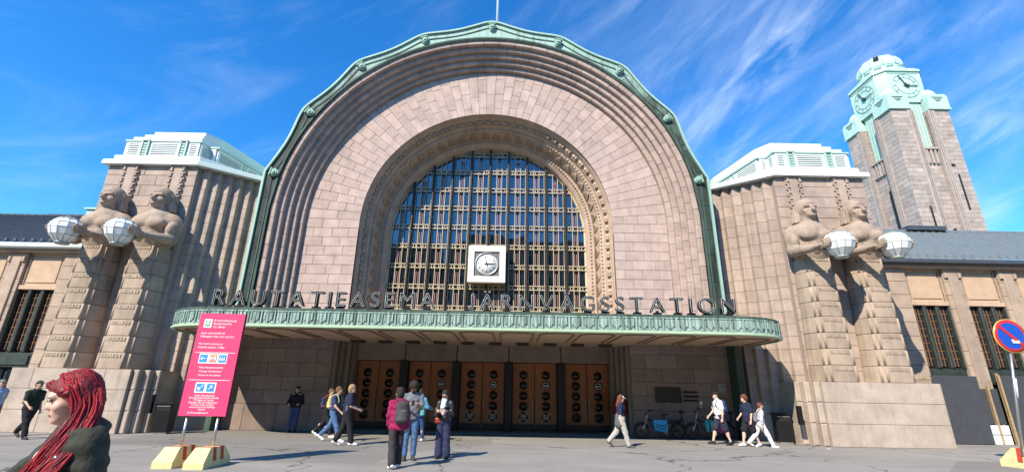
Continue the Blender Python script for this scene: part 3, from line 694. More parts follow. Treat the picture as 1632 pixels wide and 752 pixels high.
# walk the outline and hang one pressed panel at each pitch
def walk(P, pitch):
    d = 0.; out = []; seg = [(Vector(a), Vector(b)) for a, b in zip(P, P[1:])]; tot = sum((b - a).length for a, b in seg); n = int(tot / pitch); pt = tot / n
    want = [(i + .5) * pt for i in range(n)]; acc = 0; k = 0
    for a, b in seg:
        l = (b - a).length
        while k < n and want[k] <= acc + l + 1e-9:
            u = (want[k] - acc) / l; out.append((a.lerp(b, u), (b - a).normalized())); k += 1
        acc += l
    return out, pt
st, pt = walk(ol, .47)
w, h0, h1 = pt / 2, CZ0 + .085, CZ1 - .085
pm = MB()
pm.box(-w, w, .02, .06, h0, h1)                                              # back sheet
pm.bbox(-w, -w + .05, -.03, .02, h0, h1, .012); pm.bbox(w - .012, w, -.03, .02, h0, h1, .006)
pm.bbox(-w + .05, w - .012, -.02, .02, h1 - .06, h1, .01); pm.bbox(-w + .05, w - .012, -.012, .02, h0, h0 + .035, .008)
cxp = .02                                                                    # the drape: a folded swag in the middle
for i in range(5):
    a = cxp - .15 + .06 * i; b_ = a + .06; dz = .055 * abs(i - 2)
    pm.prism([(a, h1 - .075), (b_, h1 - .075), (b_, h0 + .06 + dz), ((a + b_) / 2, h0 + .045 + dz), (a, h0 + .06 + dz)][::-1], -.012 if i % 2 else -.03, .02)
fm = pm.mesh('fascia_panel', MT['cu_fascia'])
for p, t in st:
    o = link('fascia_panel', fm, can); n = Vector((t.y, -t.x))
    # local x along the wall, local -y outward
    outw = Vector((t.y, -t.x)); c = Vector((X0, 19.5));
    if outw.dot(p - c) < 0: outw = -outw
    ang = math.atan2(outw.y, outw.x) + math.pi / 2
    o.location = (p.x, p.y, 0); o.rotation_euler = (0, 0, ang)
# coffers under the soffit
for k in range(-7, 8):
    x = X0 + k * 1.5; hw_ = .62; y0 = 17.1 + (.55 if abs(k) == 7 else .12 if abs(k) == 6 else 0); y1 = 20.1
    mb = MB(); q = [(x - hw_, y1), (x - hw_, y0 + .3), (x - hw_ + .25, y0), (x + hw_ - .25, y0), (x + hw_, y0 + .3), (x + hw_, y1)]
    for a, c in zip(q, q[1:]): mb.bar((a[0], a[1], CZ0 + .005), (c[0], c[1], CZ0 + .005), .05, .045)
    mb.build('soffit_rib', MT['soffit_rib'], can)
for k in range(10):
    x = X0 + (k - 4.5) * 1.2 + .0
    mb = MB(); mb.box(x - .27, x + .27, 20.55, 21.0, CZ0 - .07, CZ0 + .03); mb.box(x - .23, x + .23, 20.6, 20.95, CZ0 - .085, CZ0 - .07)
    mb.build('soffit_lamp', MT['bronze'], can)
rebase(can, (X0, 19., CZ0))

# ---------------------------------------------------------------- neon lettering
def glyph(ch, size, mode):
    cu_ = bpy.data.curves.new('g', 'FONT'); cu_.body = ch; cu_.size = size; cu_.resolution_u = 5; cu_.space_character = 1
    if mode == 'body': cu_.extrude = .10; cu_.offset = 0.
    else: cu_.fill_mode = 'NONE'; cu_.bevel_depth = .0055; cu_.bevel_resolution = 1; cu_.offset = -.008
    o = bpy.data.objects.new('g', cu_); col.objects.link(o); dg = bpy.context.evaluated_depsgraph_get(); me = bpy.data.meshes.new_from_object(o.evaluated_get(dg)); bpy.data.objects.remove(o)
    me.materials.clear(); return me
GC = {}
def get_glyph(ch, size):
    if ch not in GC:
        b_ = glyph(ch, size, 'body'); b_.materials.append(MT['letter_body']); t_ = glyph(ch, size, 'tube'); t_.materials.append(MT['tube'])
        xs = [v.co.x for v in b_.vertices]; GC[ch] = (b_, t_, min(xs), max(xs))
    return GC[ch]
MT['letter_body'] = plain('letter_enamel', (.018, .020, .020), .3, .2)
YLET = 17.15
def lettering(text, xa, xb, label):
    t = thing('letter_sign', label, 'sign', group=None); size = .80
    gl = [get_glyph(c, size) for c in text]; sx = 1.06
    tot = sum((g[3] - g[2]) * sx for g in gl); gap = (xb - xa - tot) / (len(gl) - 1); x = xa
    for ch, g in zip(text, gl):
        w_ = (g[3] - g[2]) * sx
        o = link('letter', g[0], t); o.location = (X0 + x - g[2] * sx, YLET, 4.56); o.rotation_euler = (math.pi / 2, 0, 0); o.scale = (sx, 1, 1)
        tb = link('neon_tube', g[1], o); tb.location = (0, 0, .106)
        f_ = MB(); f_.box(X0 + x + w_ / 2 - .14, X0 + x + w_ / 2 + .14, YLET - .05, YLET + .12, 4.45, 4.545); f_.box(X0 + x + w_ / 2 - .05, X0 + x + w_ / 2 + .05, YLET + .0, YLET + .08, 4.545, 4.62)
        f_.build('transformer', MT['black'], t); x += w_ + gap
    r_ = MB(); r_.box(X0 + xa - .05, X0 + xb + .05, YLET - .02, YLET + .10, CZ1 + .03, 4.45)
    n = int((xb - xa) / 1.1)
    for i in range(n + 1): xx = X0 + xa + (xb - xa) * i / n; r_.box(xx - .03, xx + .03, YLET - .0, YLET + .3, CZ1 - .05, CZ1 + .03)
    r_.box(X0 + xa - .05, X0 + xb + .05, YLET + .22, YLET + .27, CZ1 + .031, CZ1 + .10)
    r_.build('rail', MT['black'], t)
    rebase(t, (X0 + xa, YLET, CZ1))
lettering('RAUTATIEASEMA', -9.75, -1.55, 'dark neon letters RAUTATIEASEMA standing on the canopy')
lettering('JÄRNVÄGSSTATION', -.33, 9.58, 'dark neon letters JÄRNVÄGSSTATION standing on the canopy')

# ================================================================ pylons beside the arch
PY, PXI, PXO, PZ = 19.3, 13.2, 17.3, 11.3     # front plane, inner and outer edge, top
def pylon(s, label):
    """s = -1 left, +1 right of the arch"""
    t = thing('pylon', label, 'tower')
    X = lambda x: X0 + s * x
    def blk(name, xa, xb, y, z0, z1, d=.33, bev=.010, mat=MT['pylon']):
        g_ = .007; p = [(X(xa + g_), y, z0 + g_), (X(xb - g_), y, z0 + g_), (X(xb - g_), y, z1 - g_), (X(xa + g_), y, z1 - g_)]
        if s < 0: p = [p[1], p[0], p[3], p[2]]
        return block(name, p, (0, d, 0), bev, mat, t)
    rnd = random.Random(40 + s)
    # front wall
    zc = [2.2 + .505 * i for i in range(19)]; zc[-1] = PZ
    for i, (z0, z1) in enumerate(zip(zc, zc[1:])):
        xs = [PXI, 14.35, 15.6, 16.6, PXO] if i % 2 else [PXI, 13.8, 15.0, 16.1, PXO]
        for a, c in zip(xs, xs[1:]): blk('front_stone', a, c, PY + rnd.uniform(-.004, .004), z0, z1)
    mb = MB(); xa, xb = sorted((X(PXI + .02), X(PXO - .02))); mb.box(xa, xb, PY + .02, PY + 6, 0, PZ); mb.build('wall_core', MT['mortar_light'], t)
    # outer side wall
    for i, (z0, z1) in enumerate(zip(zc, zc[1:])):
        for j in range(2):
            ya, yb = PY + (.0 if j == 0 else 1.0 + .3 * (i % 2)), PY + (1.0 + .3 * (i % 2) if j == 0 else 2.4)
            p = [(X(PXO), yb - .007, z0 + .007), (X(PXO), ya + .007, z0 + .007), (X(PXO), ya + .007, z1 - .007), (X(PXO), yb - .007, z1 - .007)]
            if s > 0: p = [p[1], p[0], p[3], p[2]]
            block('side_stone', p, (-s * .2, 0, 0), .01, MT['pylon'], t)
    # stepped flank falling back to the arch
    NF = 6; wx, wy = (PXI - 11.05) / NF, (20.9 - PY) / NF
    zf = [1.0 + .515 * i for i in range(21)]; zf[-1] = PZ
    for k in range(NF):
        x1 = PXI - k * wx; x0_ = x1 - wx; y = PY + (k + 1) * wy
        for i, (z0, z1) in enumerate(zip(zf, zf[1:])):
            g_ = .007; mbk = MB(); o = rnd.uniform(-.004, .004)
            # a stone with a rounded nose
            pr = [(x1 + .02, y + o), (x0_ + .05, y + o), (x0_ + .02, y + .012), (x0_ + .006, y + .035), (x0_, y + .07), (x0_, y + wy + .03), (x1 + .02, y + wy + .03)]
            n = len(pr); vs = [(X(x), yy, z0 + g_) for x, yy in pr] + [(X(x), yy, z1 - g_) for x, yy in pr]
            fs = [(q, (q + 1) % n, n + (q + 1) % n, n + q) for q in range(n)] + [tuple(range(n - 1, -1, -1)), tuple(range(n, 2 * n))]
            mbk.add(vs, fs); recalc(mbk.build('flank_stone', MT['pylon'], t))
    mb = MB(); q = [(X(PXI), PY + .05)]
    for k in range(NF): x1 = PXI - k * wx; q += [(X(x1 + .02), PY + (k + 1) * wy + .03), (X(x1 - wx + .02), PY + (k + 1) * wy + .03)]
    q += [(X(11.03), 23), (X(PXI), 23)]
    mb.slab(q, 0, PZ - .01); recalc(mb.build('flank_core', MT['mortar_light'], t))
    # low base of the flank
    mb = MB(); q = [(X(PXI + .02), PY - .02), (X(PXI - .4), PY + .24), (X(11.6), 20.55), (X(11.12), 20.86), (X(11.12), 21.4), (X(PXI + .02), 21.4)]
    mb.slab(q, 0, 1.0); recalc(mb.build('flank_base', MT['plinth'], t))
    # two raised strips with carved chains above the statues
    for sx_ in (14.05, 16.2):
        mb = MB(); xa, xb = sorted((X(sx_ - .19), X(sx_ + .19))); mb.bbox(xa, xb, PY - .09, PY + .1, 8.6, PZ + .22, .02); st_ = mb.build('chain_strip', MT['pylon'], t)
        mb = MB()
        for dx in (-.27, .27):
            xa, xb = sorted((X(sx_ + dx - .10), X(sx_ + dx + .10)))
            mb.box(xa, xb, PY - .035, PY + .05, 8.4, PZ + .06)
            for i in range(10):
                z = 8.55 + i * .29; xm = (xa + xb) / 2
                mb.box(xm - .10, xm + .10, PY - .10, PY - .03, z, z + .11); mb.box(xm - .055, xm + .055, PY - .15, PY - .03, z + .11, z + .21); mb.box(xm - .03, xm + .03, PY - .12, PY - .03, z + .21, z + .29)
        mb.build('carved_chain', MT['pylon'], t)['kind'] = 'stuff'
    # cornice sheet, louvred attic, stepped cap
    mb = MB(); q = [(X(PXO + .22), PY - .22), (X(PXI - .05), PY - .22), (X(10.9), 20.75), (X(10.9), 25.), (X(PXO + .22), 25.)]
    mb.slab(q, PZ - .04, PZ + .10); q2 = [(x, y + .05) for x, y in q]; mb.slab([(x * 1., y) for x, y in q2], PZ + .101, PZ + .2); recalc(mb.build('cornice', MT['cu_white'], t))
    mb = MB(); q = [(X(PXO - .02), PY + .06), (X(PXI + .10), PY + .06), (X(12.2), 20.75), (X(11.5), 23.5), (X(11.5), 26.), (X(PXO - .02), 26.)]
    mb.slab(q, PZ + .2, PZ + .52); recalc(mb.build('attic_base', MT['cu_white'], t))
    za, zb = PZ + .52, PZ + 1.36
    yA = PY + .32; aO, aI = PXO - .25, PXI + .42
    mb = MB(); q = [(X(aO - .1), yA + .15), (X(aI + .1), yA + .15), (X(aI - .1), yA + .75), (X(12.5), 23.7), (X(12.5), 26), (X(aO - .1), 26)]
    mb.slab(q, za, zb); recalc(mb.build('attic_core', MT['cu_pale'], t))
    def louvre(p0, p1, name='louvre'):
        """framed panel of slats between two plan points"""
        p0, p1 = Vector(p0), Vector(p1); d = (p1 - p0).normalized(); n = Vector((d.y, -d.x))
        if n.y > 0: n = -n
        if abs(n.y) < .2: n = Vector((-s, 0))
        L_ = (p1 - p0).length; fr = MB()
        P3 = lambda u, v, z: (p0.x + d.x * u + n.x * v, p0.y + d.y * u + n.y * v, z)
        def bx(u0, u1, v0, v1, z0, z1): fr.hexa([P3(u0, v1, z0), P3(u1, v1, z0), P3(u1, v1, z1), P3(u0, v1, z1), P3(u0, v0, z0), P3(u1, v0, z0), P3(u1, v0, z1), P3(u0, v0, z1)])
        bx(0, L_, -.1, .06, za, za + .12); bx(0, L_, -.1, .06, zb - .12, zb); bx(0, .12, -.1, .06, za + .12, zb - .12); bx(L_ - .12, L_, -.1, .06, za + .12, zb - .12)
        fr = recalc(fr.build(name, MT['cu_white'], t))
        bk = MB(); bk.hexa([P3(.1, -.04, za + .1), P3(L_ - .1, -.04, za + .1), P3(L_ - .1, -.04, zb - .1), P3(.1, -.04, zb - .1), P3(.1, -.08, za + .1), P3(L_ - .1, -.08, za + .1), P3(L_ - .1, -.08, zb - .1), P3(.1, -.08, zb - .1)])
        bk.build('dark_gap', MT['dark'], fr)
        for i in range(6):
            z = za + .125 + i * .10; sl_ = MB()
            sl_.hexa([P3(.11, .045, z), P3(L_ - .11, .045, z), P3(L_ - .11, .045, z + .055), P3(.11, .045, z + .055), P3(.11, -.035, z + .045), P3(L_ - .11, -.035, z + .045), P3(L_ - .11, -.035, z + .095), P3(.11, -.035, z + .095)])
            recalc(sl_.build('slat', MT['cu_white'], fr))
    pl = [14.35, 16.15]
    for a, c in ((aO, 16.34), (15.96, 14.54), (14.16, aI)): louvre((X(a), yA), (X(c), yA))
    for xp in pl:                               # green pilasters with rosettes
        mb = MB(); xa, xb = sorted((X(xp - .18), X(xp + .18))); 
        mb.box(xa, xa + .07, yA - .14, yA + .2, PZ + .42, zb + .02); mb.box(xb - .07, xb, yA - .14, yA + .2, PZ + .42, zb + .02); mb.box(xa, xb, yA - .16, yA + .2, zb + .021, zb + .09); mb.box(xa + .07, xb - .07, yA - .06, yA + .2, PZ + .43, zb + .019)
        for i in range(6): zz = za - .02 + i * .14; mb.box(xa + .11, xb - .11, yA - .12, yA - .06, zz, zz + .08)
        mb.build('attic_pilaster', MT['cu_light'] if False else MT['mint'], t)
    # louvres step back over the flank
    louvre((X(aI), yA), (X(aI), yA + .55)); louvre((X(aI - .04), yA + .58), (X(aI - .42), yA + .58))
    louvre((X(aI - .46), yA + .6), (X(12.80), 21.75)); louvre((X(12.74), 22.0), (X(12.35), 23.6))
    mb = MB(); mb.bbox(*sorted((X(12.70), X(12.90))), 21.75, 22.0, PZ + .5, zb + .05, .02); mb.build('attic_pilaster', MT['mint'], t)
    louvre((X(aO), yA), (X(aO), yA + 2.6))
    mb = MB(); q = [(X(aO + .10), yA - .10), (X(aI - .10), yA - .10), (X(aI - .10), yA + .48), (X(aI - .56), yA + .50), (X(12.2), 23.7), (X(12.2), 27), (X(aO + .10), 27)]
    mb.slab(q, zb, zb + .07)
    recalc(mb.build('attic_cornice', MT['mint'], t))
    for i, (dx, z0, z1) in enumerate(((.0, zb + .07, zb + .34), (.42, zb + .34, zb + .52), (.80, zb + .52, zb + .72))):
        mb = MB(); q = [(X(aO - .05 - dx), yA + .12 + dx * .2), (X(aI + .10), yA + .12 + dx * .2), (X(aI - .35), yA + .8 + dx * .2), (X(12.55), 23.8), (X(12.55), 26), (X(aO - .05 - dx), 26)]
        mb.slab(q, z0, z1); recalc(mb.build('cap', MT['cu_white'], t))
    # great plinth that carries the statues
    PF, px0, px1, pz = 18.35, 13.05, 17.55, 2.26
    zc = [0, .78, 1.52, pz]
    for i, (z0, z1) in enumerate(zip(zc, zc[1:])):
        xs = ([px0, 14.3, 16.0, px1], [px0, 14.9, 16.6, px1], [px0, 14.0, 15.4, 16.7, px1])[i]
        for a, c in zip(xs, xs[1:]):
            g_ = .005; p = [(X(a + g_), PF, z0 + g_), (X(c - g_), PF, z0 + g_), (X(c - g_), PF, z1 - g_), (X(a + g_), PF, z1 - g_)]
            if s < 0: p = [p[1], p[0], p[3], p[2]]
            block('plinth_stone', p, (0, 1.1, 0), .009, MT['plinth'], t)
    for i, (z0, z1) in enumerate(zip(zc, zc[1:])):   # rounded inner shoulder back to the flank
        for k in range(3):
            x1 = px0 - .004 - k * .22; mbk = MB(); y0 = PF + .12 + k * .26
            mbk.bbox(*sorted((X(x1), X(x1 - .22))), y0, PY + .9, z0 + .005, z1 - .005, .03); mbk.build('plinth_stone', MT['plinth'], t)
    mb = MB(); mb.box(*sorted((X(px0 + .05), X(px1 - .05))), PF + .05, PY + .1, 0, pz - .02); mb.build('plinth_core', MT['mortar_light'], t)
    # black uplighter box on the flank base
    mb = MB(); xa, xb = sorted((X(12.05), X(12.2))); mb.bbox(xa, xb, 18.45, 18.6, .72, 1.38, .02); mb.build('spotlight', MT['black'], t)
    return rebase(t, (X(15.2), PY, 0))
pylon(-1, 'granite pylon left of the arch with white louvred top and ribbed shaded flank')
pylon(1, 'granite pylon right of the arch with white louvred top and sunlit fluted flank')

# ================================================================ side wings
def wing(s, label, roofm, eavem):
    t = thing('station_wing', label, 'building'); X = lambda x: X0 + s * x; YW = 21.0
    def bx(name, xa, xb, y0, y1, z0, z1, m, bev=0, par=None):
        xa, xb = sorted((X(xa), X(xb))); mb = MB()
        (mb.bbox(xa, xb, y0, y1, z0, z1, bev) if bev else mb.box(xa, xb, y0, y1, z0, z1)); return mb.build(name, m, t if par is None else par)
    bx('wall', 17.0, 40, YW + .35, YW + 12, 0, 7.6, MT['mortar_light'])
    NB = 4
    for b in range(NB):
        xa = 19.60 + b * 2.575; xb = xa + 1.75
        for side in (0, 1) if b == 0 else (1,):            # pilaster of stacked stones
            pa, pb = ((17.4, xa) if side == 0 else (xb, xb + .825))
            for i in range(12):
                z0, z1 = i * .625, min(7.5, (i + 1) * .625)
                p0, p1 = X(pa + .006), X(pb - .006); q = [(p0, YW, z0 + .006), (p1, YW, z0 + .006), (p1, YW, z1 - .006), (p0, YW, z1 - .006)]
                if s < 0: q = [q[1], q[0], q[3], q[2]]
                block('pilaster_stone', q, (0, .45, 0), .012, MT['wing'], t)
            if side: bx('pilaster_rib', (pa + pb) / 2 - .22, (pa + pb) / 2 + .22, YW - .07, YW + .05, 0.5, 7.3, MT['wing'], .02); bx('pilaster_capital', pa + .02, pa + .16, YW - .1, YW + .05, 7.05, 7.3, MT['wing'], .02); bx('pilaster_capital', pb - .16, pb - .02, YW - .1, YW + .05, 7.05, 7.3, MT['wing'], .02)
        bx('frieze_panel', xa, xb, YW + .15, YW + .4, 5.78, 7.5, MT['plaster'])
        bx('frieze_rim', xa, xb, YW + .06, YW + .16, 5.78, 5.98, MT['plaster'], .01)
        bx('frieze_inset', xa + .2, xb - .2, YW + .11, YW + .16, 6.1, 7.3, MT['plaster'], .015)
        mb = MB()
        for xx in (xa + .1, xb - .1):
            for i in range(12): xl, xr = sorted((X(xx - .028), X(xx + .028))); mb.box(xl, xr, YW + .10, YW + .16, 6.05 + i * .115, 6.11 + i * .115)
        mb.build('frieze_beads', MT['wing'], t)['kind'] = 'stuff'
        wn = bx('window', xa, xb, YW + .30, YW + .36, .9, 5.78, MT['dark'])
        for q in range(3):                                # lights between green mullions
            w3 = 1.75 / 3; a = xa + q * w3; bx('pane', a + .10, a + w3 - .06, YW + .26, YW + .285, 3.1, 5.7, MT['glass'], 0, wn)
            bx('mullion', a - .07, a + .09, YW + .08, YW + .3, 3.0, 5.76, MT['wing_frame'], .03, wn)
            for j in range(1, 8): bx('glazing_bar', a + .1, a + w3 - .06, YW + .235, YW + .26, 3.1 + j * .33 - .012, 3.1 + j * .33 + .012, MT['rust'], 0, wn)
            for j in range(1, 3): xx = a + .1 + (w3 - .16) * j / 3; bx('glazing_bar', xx - .012, xx + .012, YW + .23, YW + .262, 3.1, 5.7, MT['rust'], 0, wn)
        bx('mullion', xb - .07, xb + .0, YW + .08, YW + .3, 3.0, 5.76, MT['wing_frame'], .02, wn)
        bx('spandrel', xa, xb, YW + .12, YW + .31, 2.35, 2.98, MT['wing_frame'], .03, wn); bx('spandrel', xa + .2, xb - .2, YW + .06, YW + .12, 2.45, 2.88, MT['wing_frame'], .02, wn)
        for q in range(3): a = xa + q * 1.75 / 3; bx('pane', a + .1, a + .48, YW + .24, YW + .285, 1.2, 2.3, MT['glass'], 0, wn)
    bx('cornice', 17.0, 40, YW - .18, YW + .4, 7.5, 7.66, MT['wing'], .02)
    bx('gutter', 17.0, 40, YW - .42, YW + .1, 7.66, 7.88, eavem, .04)
    # sheet roof with standing seams
    ye, ze, yr, zr = YW - .35, 7.9, YW + 4.6, 11.05
    mb = MB(); xa, xb = sorted((X(17.0), X(44))); mb.add([(xa, ye, ze), (xb, ye, ze), (xb, yr, zr), (xa, yr, zr), (xa, yr + 5, zr + .02), (xb, yr + 5, zr + .02)], [(0, 1, 2, 3), (3, 2, 5, 4)]); rf = mb.build('roof', roofm, t)
    for i in range(34):
        x = X(17.3 + i * .42); mb = MB(); mb.bar((x, ye + .02, ze + .035), (x, yr, zr + .03), .05, .03); mb.build('seam', roofm, rf)
    for i in range(30): x = X(17.4 + i * .42); MB().box(x - .07, x + .07, ye + .12, ye + .18, ze + .08, ze + .26).build('snow_guard', roofm, rf)
    MB().box(*sorted((X(17), X(44))), yr - .06, yr + .1, zr - .02, zr + .08).build('ridge', roofm, rf)
    if s < 0:
        mb = MB(); mb.box(X(24.6), X(23.9), yr + .8, yr + 1.6, zr - .1, zr + .75); mb.box(X(24.7), X(23.8), yr + .7, yr + 1.7, zr + .751, zr + .85); mb.box(X(23.8), X(23.0), yr + .9, yr + 1.6, zr - .1, zr + .3); mb.build('roof_vent', MT['cu_pale'], t)
        mb = MB(); mb.box(X(26.5), X(22.3), yr + .4, yr + 2.5, zr - .1, zr + .28); mb.build('roof_box', MT['roof_dark'], t)
    else:
        mb = MB(); mb.box(X(24.3), X(26.5), yr - .3, yr + 1, zr, zr + .25); mb.build('roof_box', MT['roof_dark'], t)
    return rebase(t, (X(21), YW, 0))
MT['wing_frame'] = plain('dark_window_frame', (.040, .052, .042), .5, .2, noise=.3, nscale=5)
MT['rust'] = plain('brown_glazing_bar', (.24, .12, .05), .6)
wing(-1, 'low left station wing with dark ribbed metal roof', MT['roof_dark'], MT['cu_white'])
wing(1, 'low right station wing with light grey ribbed metal roof', MT['roof_light'], MT['roof_dark'])
# ================================================================ clock tower
def clock_tower():
    t = thing('clock_tower', 'tall granite clock tower with pale green copper top behind the right wing', 'tower')
    xa, xb, ya, yb = 51.1, 59.0, 54.0, 62.4; cx, cy = (xa + xb) / 2, (ya + yb) / 2
    # shaft: core plus coursed facing stones joined (each stone is under ten pixels)
    MB().box(xa + .45, xb - .45, ya + .45, yb - .45, 0, 33.2).build('shaft_core', MT['mortar'], t)
    rnd = random.Random(5); fc = MB()
    def face(p0, d, n, L_, z0, z1, hc=.62, lw=1.5, off=0):
        z = z0; i = 0
        while z < z1 - .1:
            zt = min(z1, z + hc); u = -(lw / 2 if i % 2 else 0)
            while u < L_:
                a, c = max(0, u), min(L_, u + lw * rnd.uniform(.85, 1.15)); u = c if c < L_ else L_ + 1
                if c - a < .1: continue
                P = lambda uu, zz: (p0[0] + d[0] * uu + n[0] * off, p0[1] + d[1] * uu + n[1] * off, zz)
                add_block(fc, [P(a + .01, z + .01), P(c - .01, z + .01), P(c - .01, zt - .01), P(a + .01, zt - .01)], (-n[0] * .12, -n[1] * .12, 0), .012)
            z = zt; i += 1
    # four corner piers and the recessed bays between them
    pw = 2.75
    zt_p, zt_b = 39.2, 33.4
    for (px, py, sx, sy) in ((xa, ya, 1, 1), (xb, ya, -1, 1), (xa, yb, 1, -1), (xb, yb, -1, -1)):
        q = MB(); x0_, x1_ = sorted((px + sx * .14, px + sx * pw - sx * .02)); y0_, y1_ = sorted((py + sy * .14, py + sy * pw - sy * .02)); q.box(x0_, x1_, y0_, y1_, 0, zt_p - .02); q.build('pier_core', MT['mortar'], t)
    zb0 = 8
    face((xa, ya), (1, 0), (0, -1), pw, zb0, zt_p); face((xb - pw, ya), (1, 0), (0, -1), pw, zb0, zt_p); face((xa + pw, ya + .35), (1, 0), (0, -1), xb - xa - 2 * pw, zb0, zt_b)
    face((xa, yb), (0, -1), (-1, 0), pw, zb0, zt_p); face((xa, ya + pw), (0, -1), (-1, 0), pw, zb0, zt_p); face((xa + .35, yb - pw), (0, -1), (-1, 0), yb - ya - 2 * pw, zb0, zt_b)
    face((xb, ya), (0, 1), (1, 0), pw, zb0, zt_p); face((xb, yb - pw), (0, 1), (1, 0), pw, zb0, zt_p)
    # pier flanks inside the notches
    face((xa + pw, ya), (0, 1), (1, 0), pw, zt_b, zt_p); face((xb - pw, ya + pw), (0, -1), (-1, 0), pw, zt_b, zt_p)
    face((xa + pw, ya + pw), (-1, 0), (0, 1), pw, zt_b, zt_p); face((xa, yb - pw), (1, 0), (0, -1), pw, zt_b, zt_p)
    o = fc.build('facing_stones', MT['tower'], t); o['kind'] = 'stuff'
    # vertical shafts beside the bays and at the corners
    rb = []
    for u in (pw - .5, pw - .2, pw + .12): rb += [(xa + u, ya, 0, -1), (xb - u, ya, 0, -1), (xa, ya + u, -1, 0), (xa, yb - u, -1, 0)]
    for x, y, nx, ny in rb:
        m_ = MB(); m_.box(x - .11, x + .11, y - (.16 if ny else .11), y + (.3 if ny else .11), zb0, zt_p - .25 if True else 0) if ny else m_.box(x - .16, x + .3, y - .11, y + .11, zb0, zt_p - .25)
        m_.build('rib', MT['tower'], t)
    # narrow slits
    for x, z0, z1 in ((57.6, 24.5, 29.5), (57.3, 30.6, 31.0), (55.0, 14, 22), (52.7, 20, 25)):
        MB().box(x - .12 - (.5 if z1 - z0 < 1 else 0), x + .12 + (.1 if z1 - z0 < 1 else 0), ya - .03, ya + .2, z0, z1).build('slit', MT['dark'], t)
    for y, z0, z1 in ((57.4, 23, 28.5), (59.8, 20, 26), (56.5, 19.5, 24)): MB().box(xa - .03, xa + .2, y - .14, y + .14, z0, z1).build('slit', MT['dark'], t)
    # row of small shafts below each notch
    for i in range(5):
        u = -1.1 + i * .55; MB().bbox(cx + u - .14, cx + u + .14, ya + .05, ya + .5, zt_b - 2.3, zt_b - .3, .03).build('balcony_shaft', MT['tower'], t)
        MB().box(xa + .05, xa + .5, cy + u - .14, cy + u + .14, zt_b - 2.3, zt_b - .3).build('balcony_shaft', MT['tower'], t)
    MB().box(xa + pw - .1, xb - pw + .1, ya - .05, ya + .6, zt_b - .28, zt_b + .02).build('balcony_ledge', MT['tower'], t)
    MB().box(xa - .05, xa + .6, ya + pw - .1, yb - pw + .1, zt_b - .28, zt_b + .02).build('balcony_ledge', MT['tower'], t)
    # copper: notches, pier caps, clock block, dome
    cp = MT['cu_pale']
    m_ = MB(); m_.box(xa + 1.0, xb - 1.0, ya + 1.0, yb - 1.0, zt_b - .5, 41.6); m_.build('copper_core', cp, t)
    for i in range(5):
        u = -.95 + i * .475
        MB().bbox(cx + u - .12, cx + u + .12, ya + .75, ya + 1.05, zt_b + .2, 40.4, .04).build('copper_fin', cp, t)
        MB().box(xa + .75, xa + 1.05, cy + u - .12, cy + u + .12, zt_b + .2, 40.4).build('copper_fin', cp, t)
    for (sx, sy) in ((0, 0), (1, 0), (0, 1), (1, 1)):
        x0_ = xa - .2 if sx == 0 else xb - pw + .12; y0_ = ya - .2 if sy == 0 else yb - pw + .12; w_ = pw + .08
        m_ = MB(); m_.box(x0_, x0_ + w_, y0_, y0_ + w_, zt_p, zt_p + 2.1); m_.box(x0_ + .1, x0_ + w_ - .1, y0_ + .1, y0_ + w_ - .1, zt_p + 2.1, zt_p + 2.4); m_.box(x0_ - .06, x0_ + w_ + .06, y0_ - .06, y0_ + w_ + .06, zt_p - .06, zt_p + .12)
        c_ = m_.build('pier_cap', cp, t)
        for i in range(3):
            zz = zt_p + 1.75 - i * .28; ww = .75 - i * .22
            MB().box(x0_ + w_ / 2 - ww, x0_ + w_ / 2 + ww, y0_ - .02, y0_ + .05, zz, zz + .13).build('cap_slot', MT['dark'], c_)
            MB().box(x0_ - .02, x0_ + .05, y0_ + w_ / 2 - ww, y0_ + w_ / 2 + ww, zz, zz + .13).build('cap_slot', MT['dark'], c_)
        m_ = MB(); m_.lathe([(1.05, 0), (1.05, .5), (.95, .6), (.85, .9), (.55, 1.25), (.15, 1.4), (0, 1.42)], (x0_ + w_ / 2, y0_ + w_ / 2, zt_p + 2.4), 18); m_.build('turret', cp, t)
    # clock block: square with chamfered ribbed corners
    h = 3.35; ch = 1.05; z0, z1 = 41.2, 46.0
    P = [(-h + ch, -h), (h - ch, -h), (h, -h + ch), (h, h - ch), (h - ch, h), (-h + ch, h), (-h, h - ch), (-h, -h + ch)]
    m_ = MB(); m_.slab([(cx + x, cy + y) for x, y in P], z0, z1); m_.slab([(cx + x * 1.06, cy + y * 1.06) for x, y in P], z1, z1 + .35); m_.slab([(cx + x * .95, cy + y * .95) for x, y in P], z1 + .35, z1 + .75); m_.slab([(cx + x * 1.03, cy + y * 1.03) for x, y in P], z0 - .3, z0 + .15)
    m_.build('clock_block', cp, t)
    for (dx, dy) in ((-1, -1), (1, -1), (-1, 1)):
        for i in range(5):
            u = (i - 2) * .3; bx_, by_ = cx + dx * (h - ch / 2), cy + dy * (h - ch / 2); px, py = bx_ + u * .707, by_ - u * .707 * (dx * dy)
            m_ = MB(); m_.tube([(px, py, z0 + .2), (px, py, z1 - .05)], .11, 6); m_.build('corner_rib', cp, t)
    dark = MT['clock_metal'] = plain('clock_metal', (.05, .06, .06), .5, .4)
    def dial(c, ux, nx):
        """open skeleton dial: ring, batons and two hands; ux, nx = in-plane and outward directions"""
        ux, nx = Vector(ux), Vector(nx); uz = Vector((0, 0, 1)); c = Vector(c); P = lambda r, a, o: c + ux * (r * math.sin(a)) + uz * (r * math.cos(a)) + nx * o
        base = MB(); base.add([P(1.95, 2 * math.pi * i / 40, .03) for i in range(40)], [tuple(range(40))]); d_ = base.build('dial', MT['cu_pale'], t)
        for r in (1.88, 1.32):
            m_ = MB(); m_.tube([P(r, 2 * math.pi * i / 40, .08) for i in range(41)], .03, 4, False); m_.build('dial_ring', MT['clock_ring'], d_)
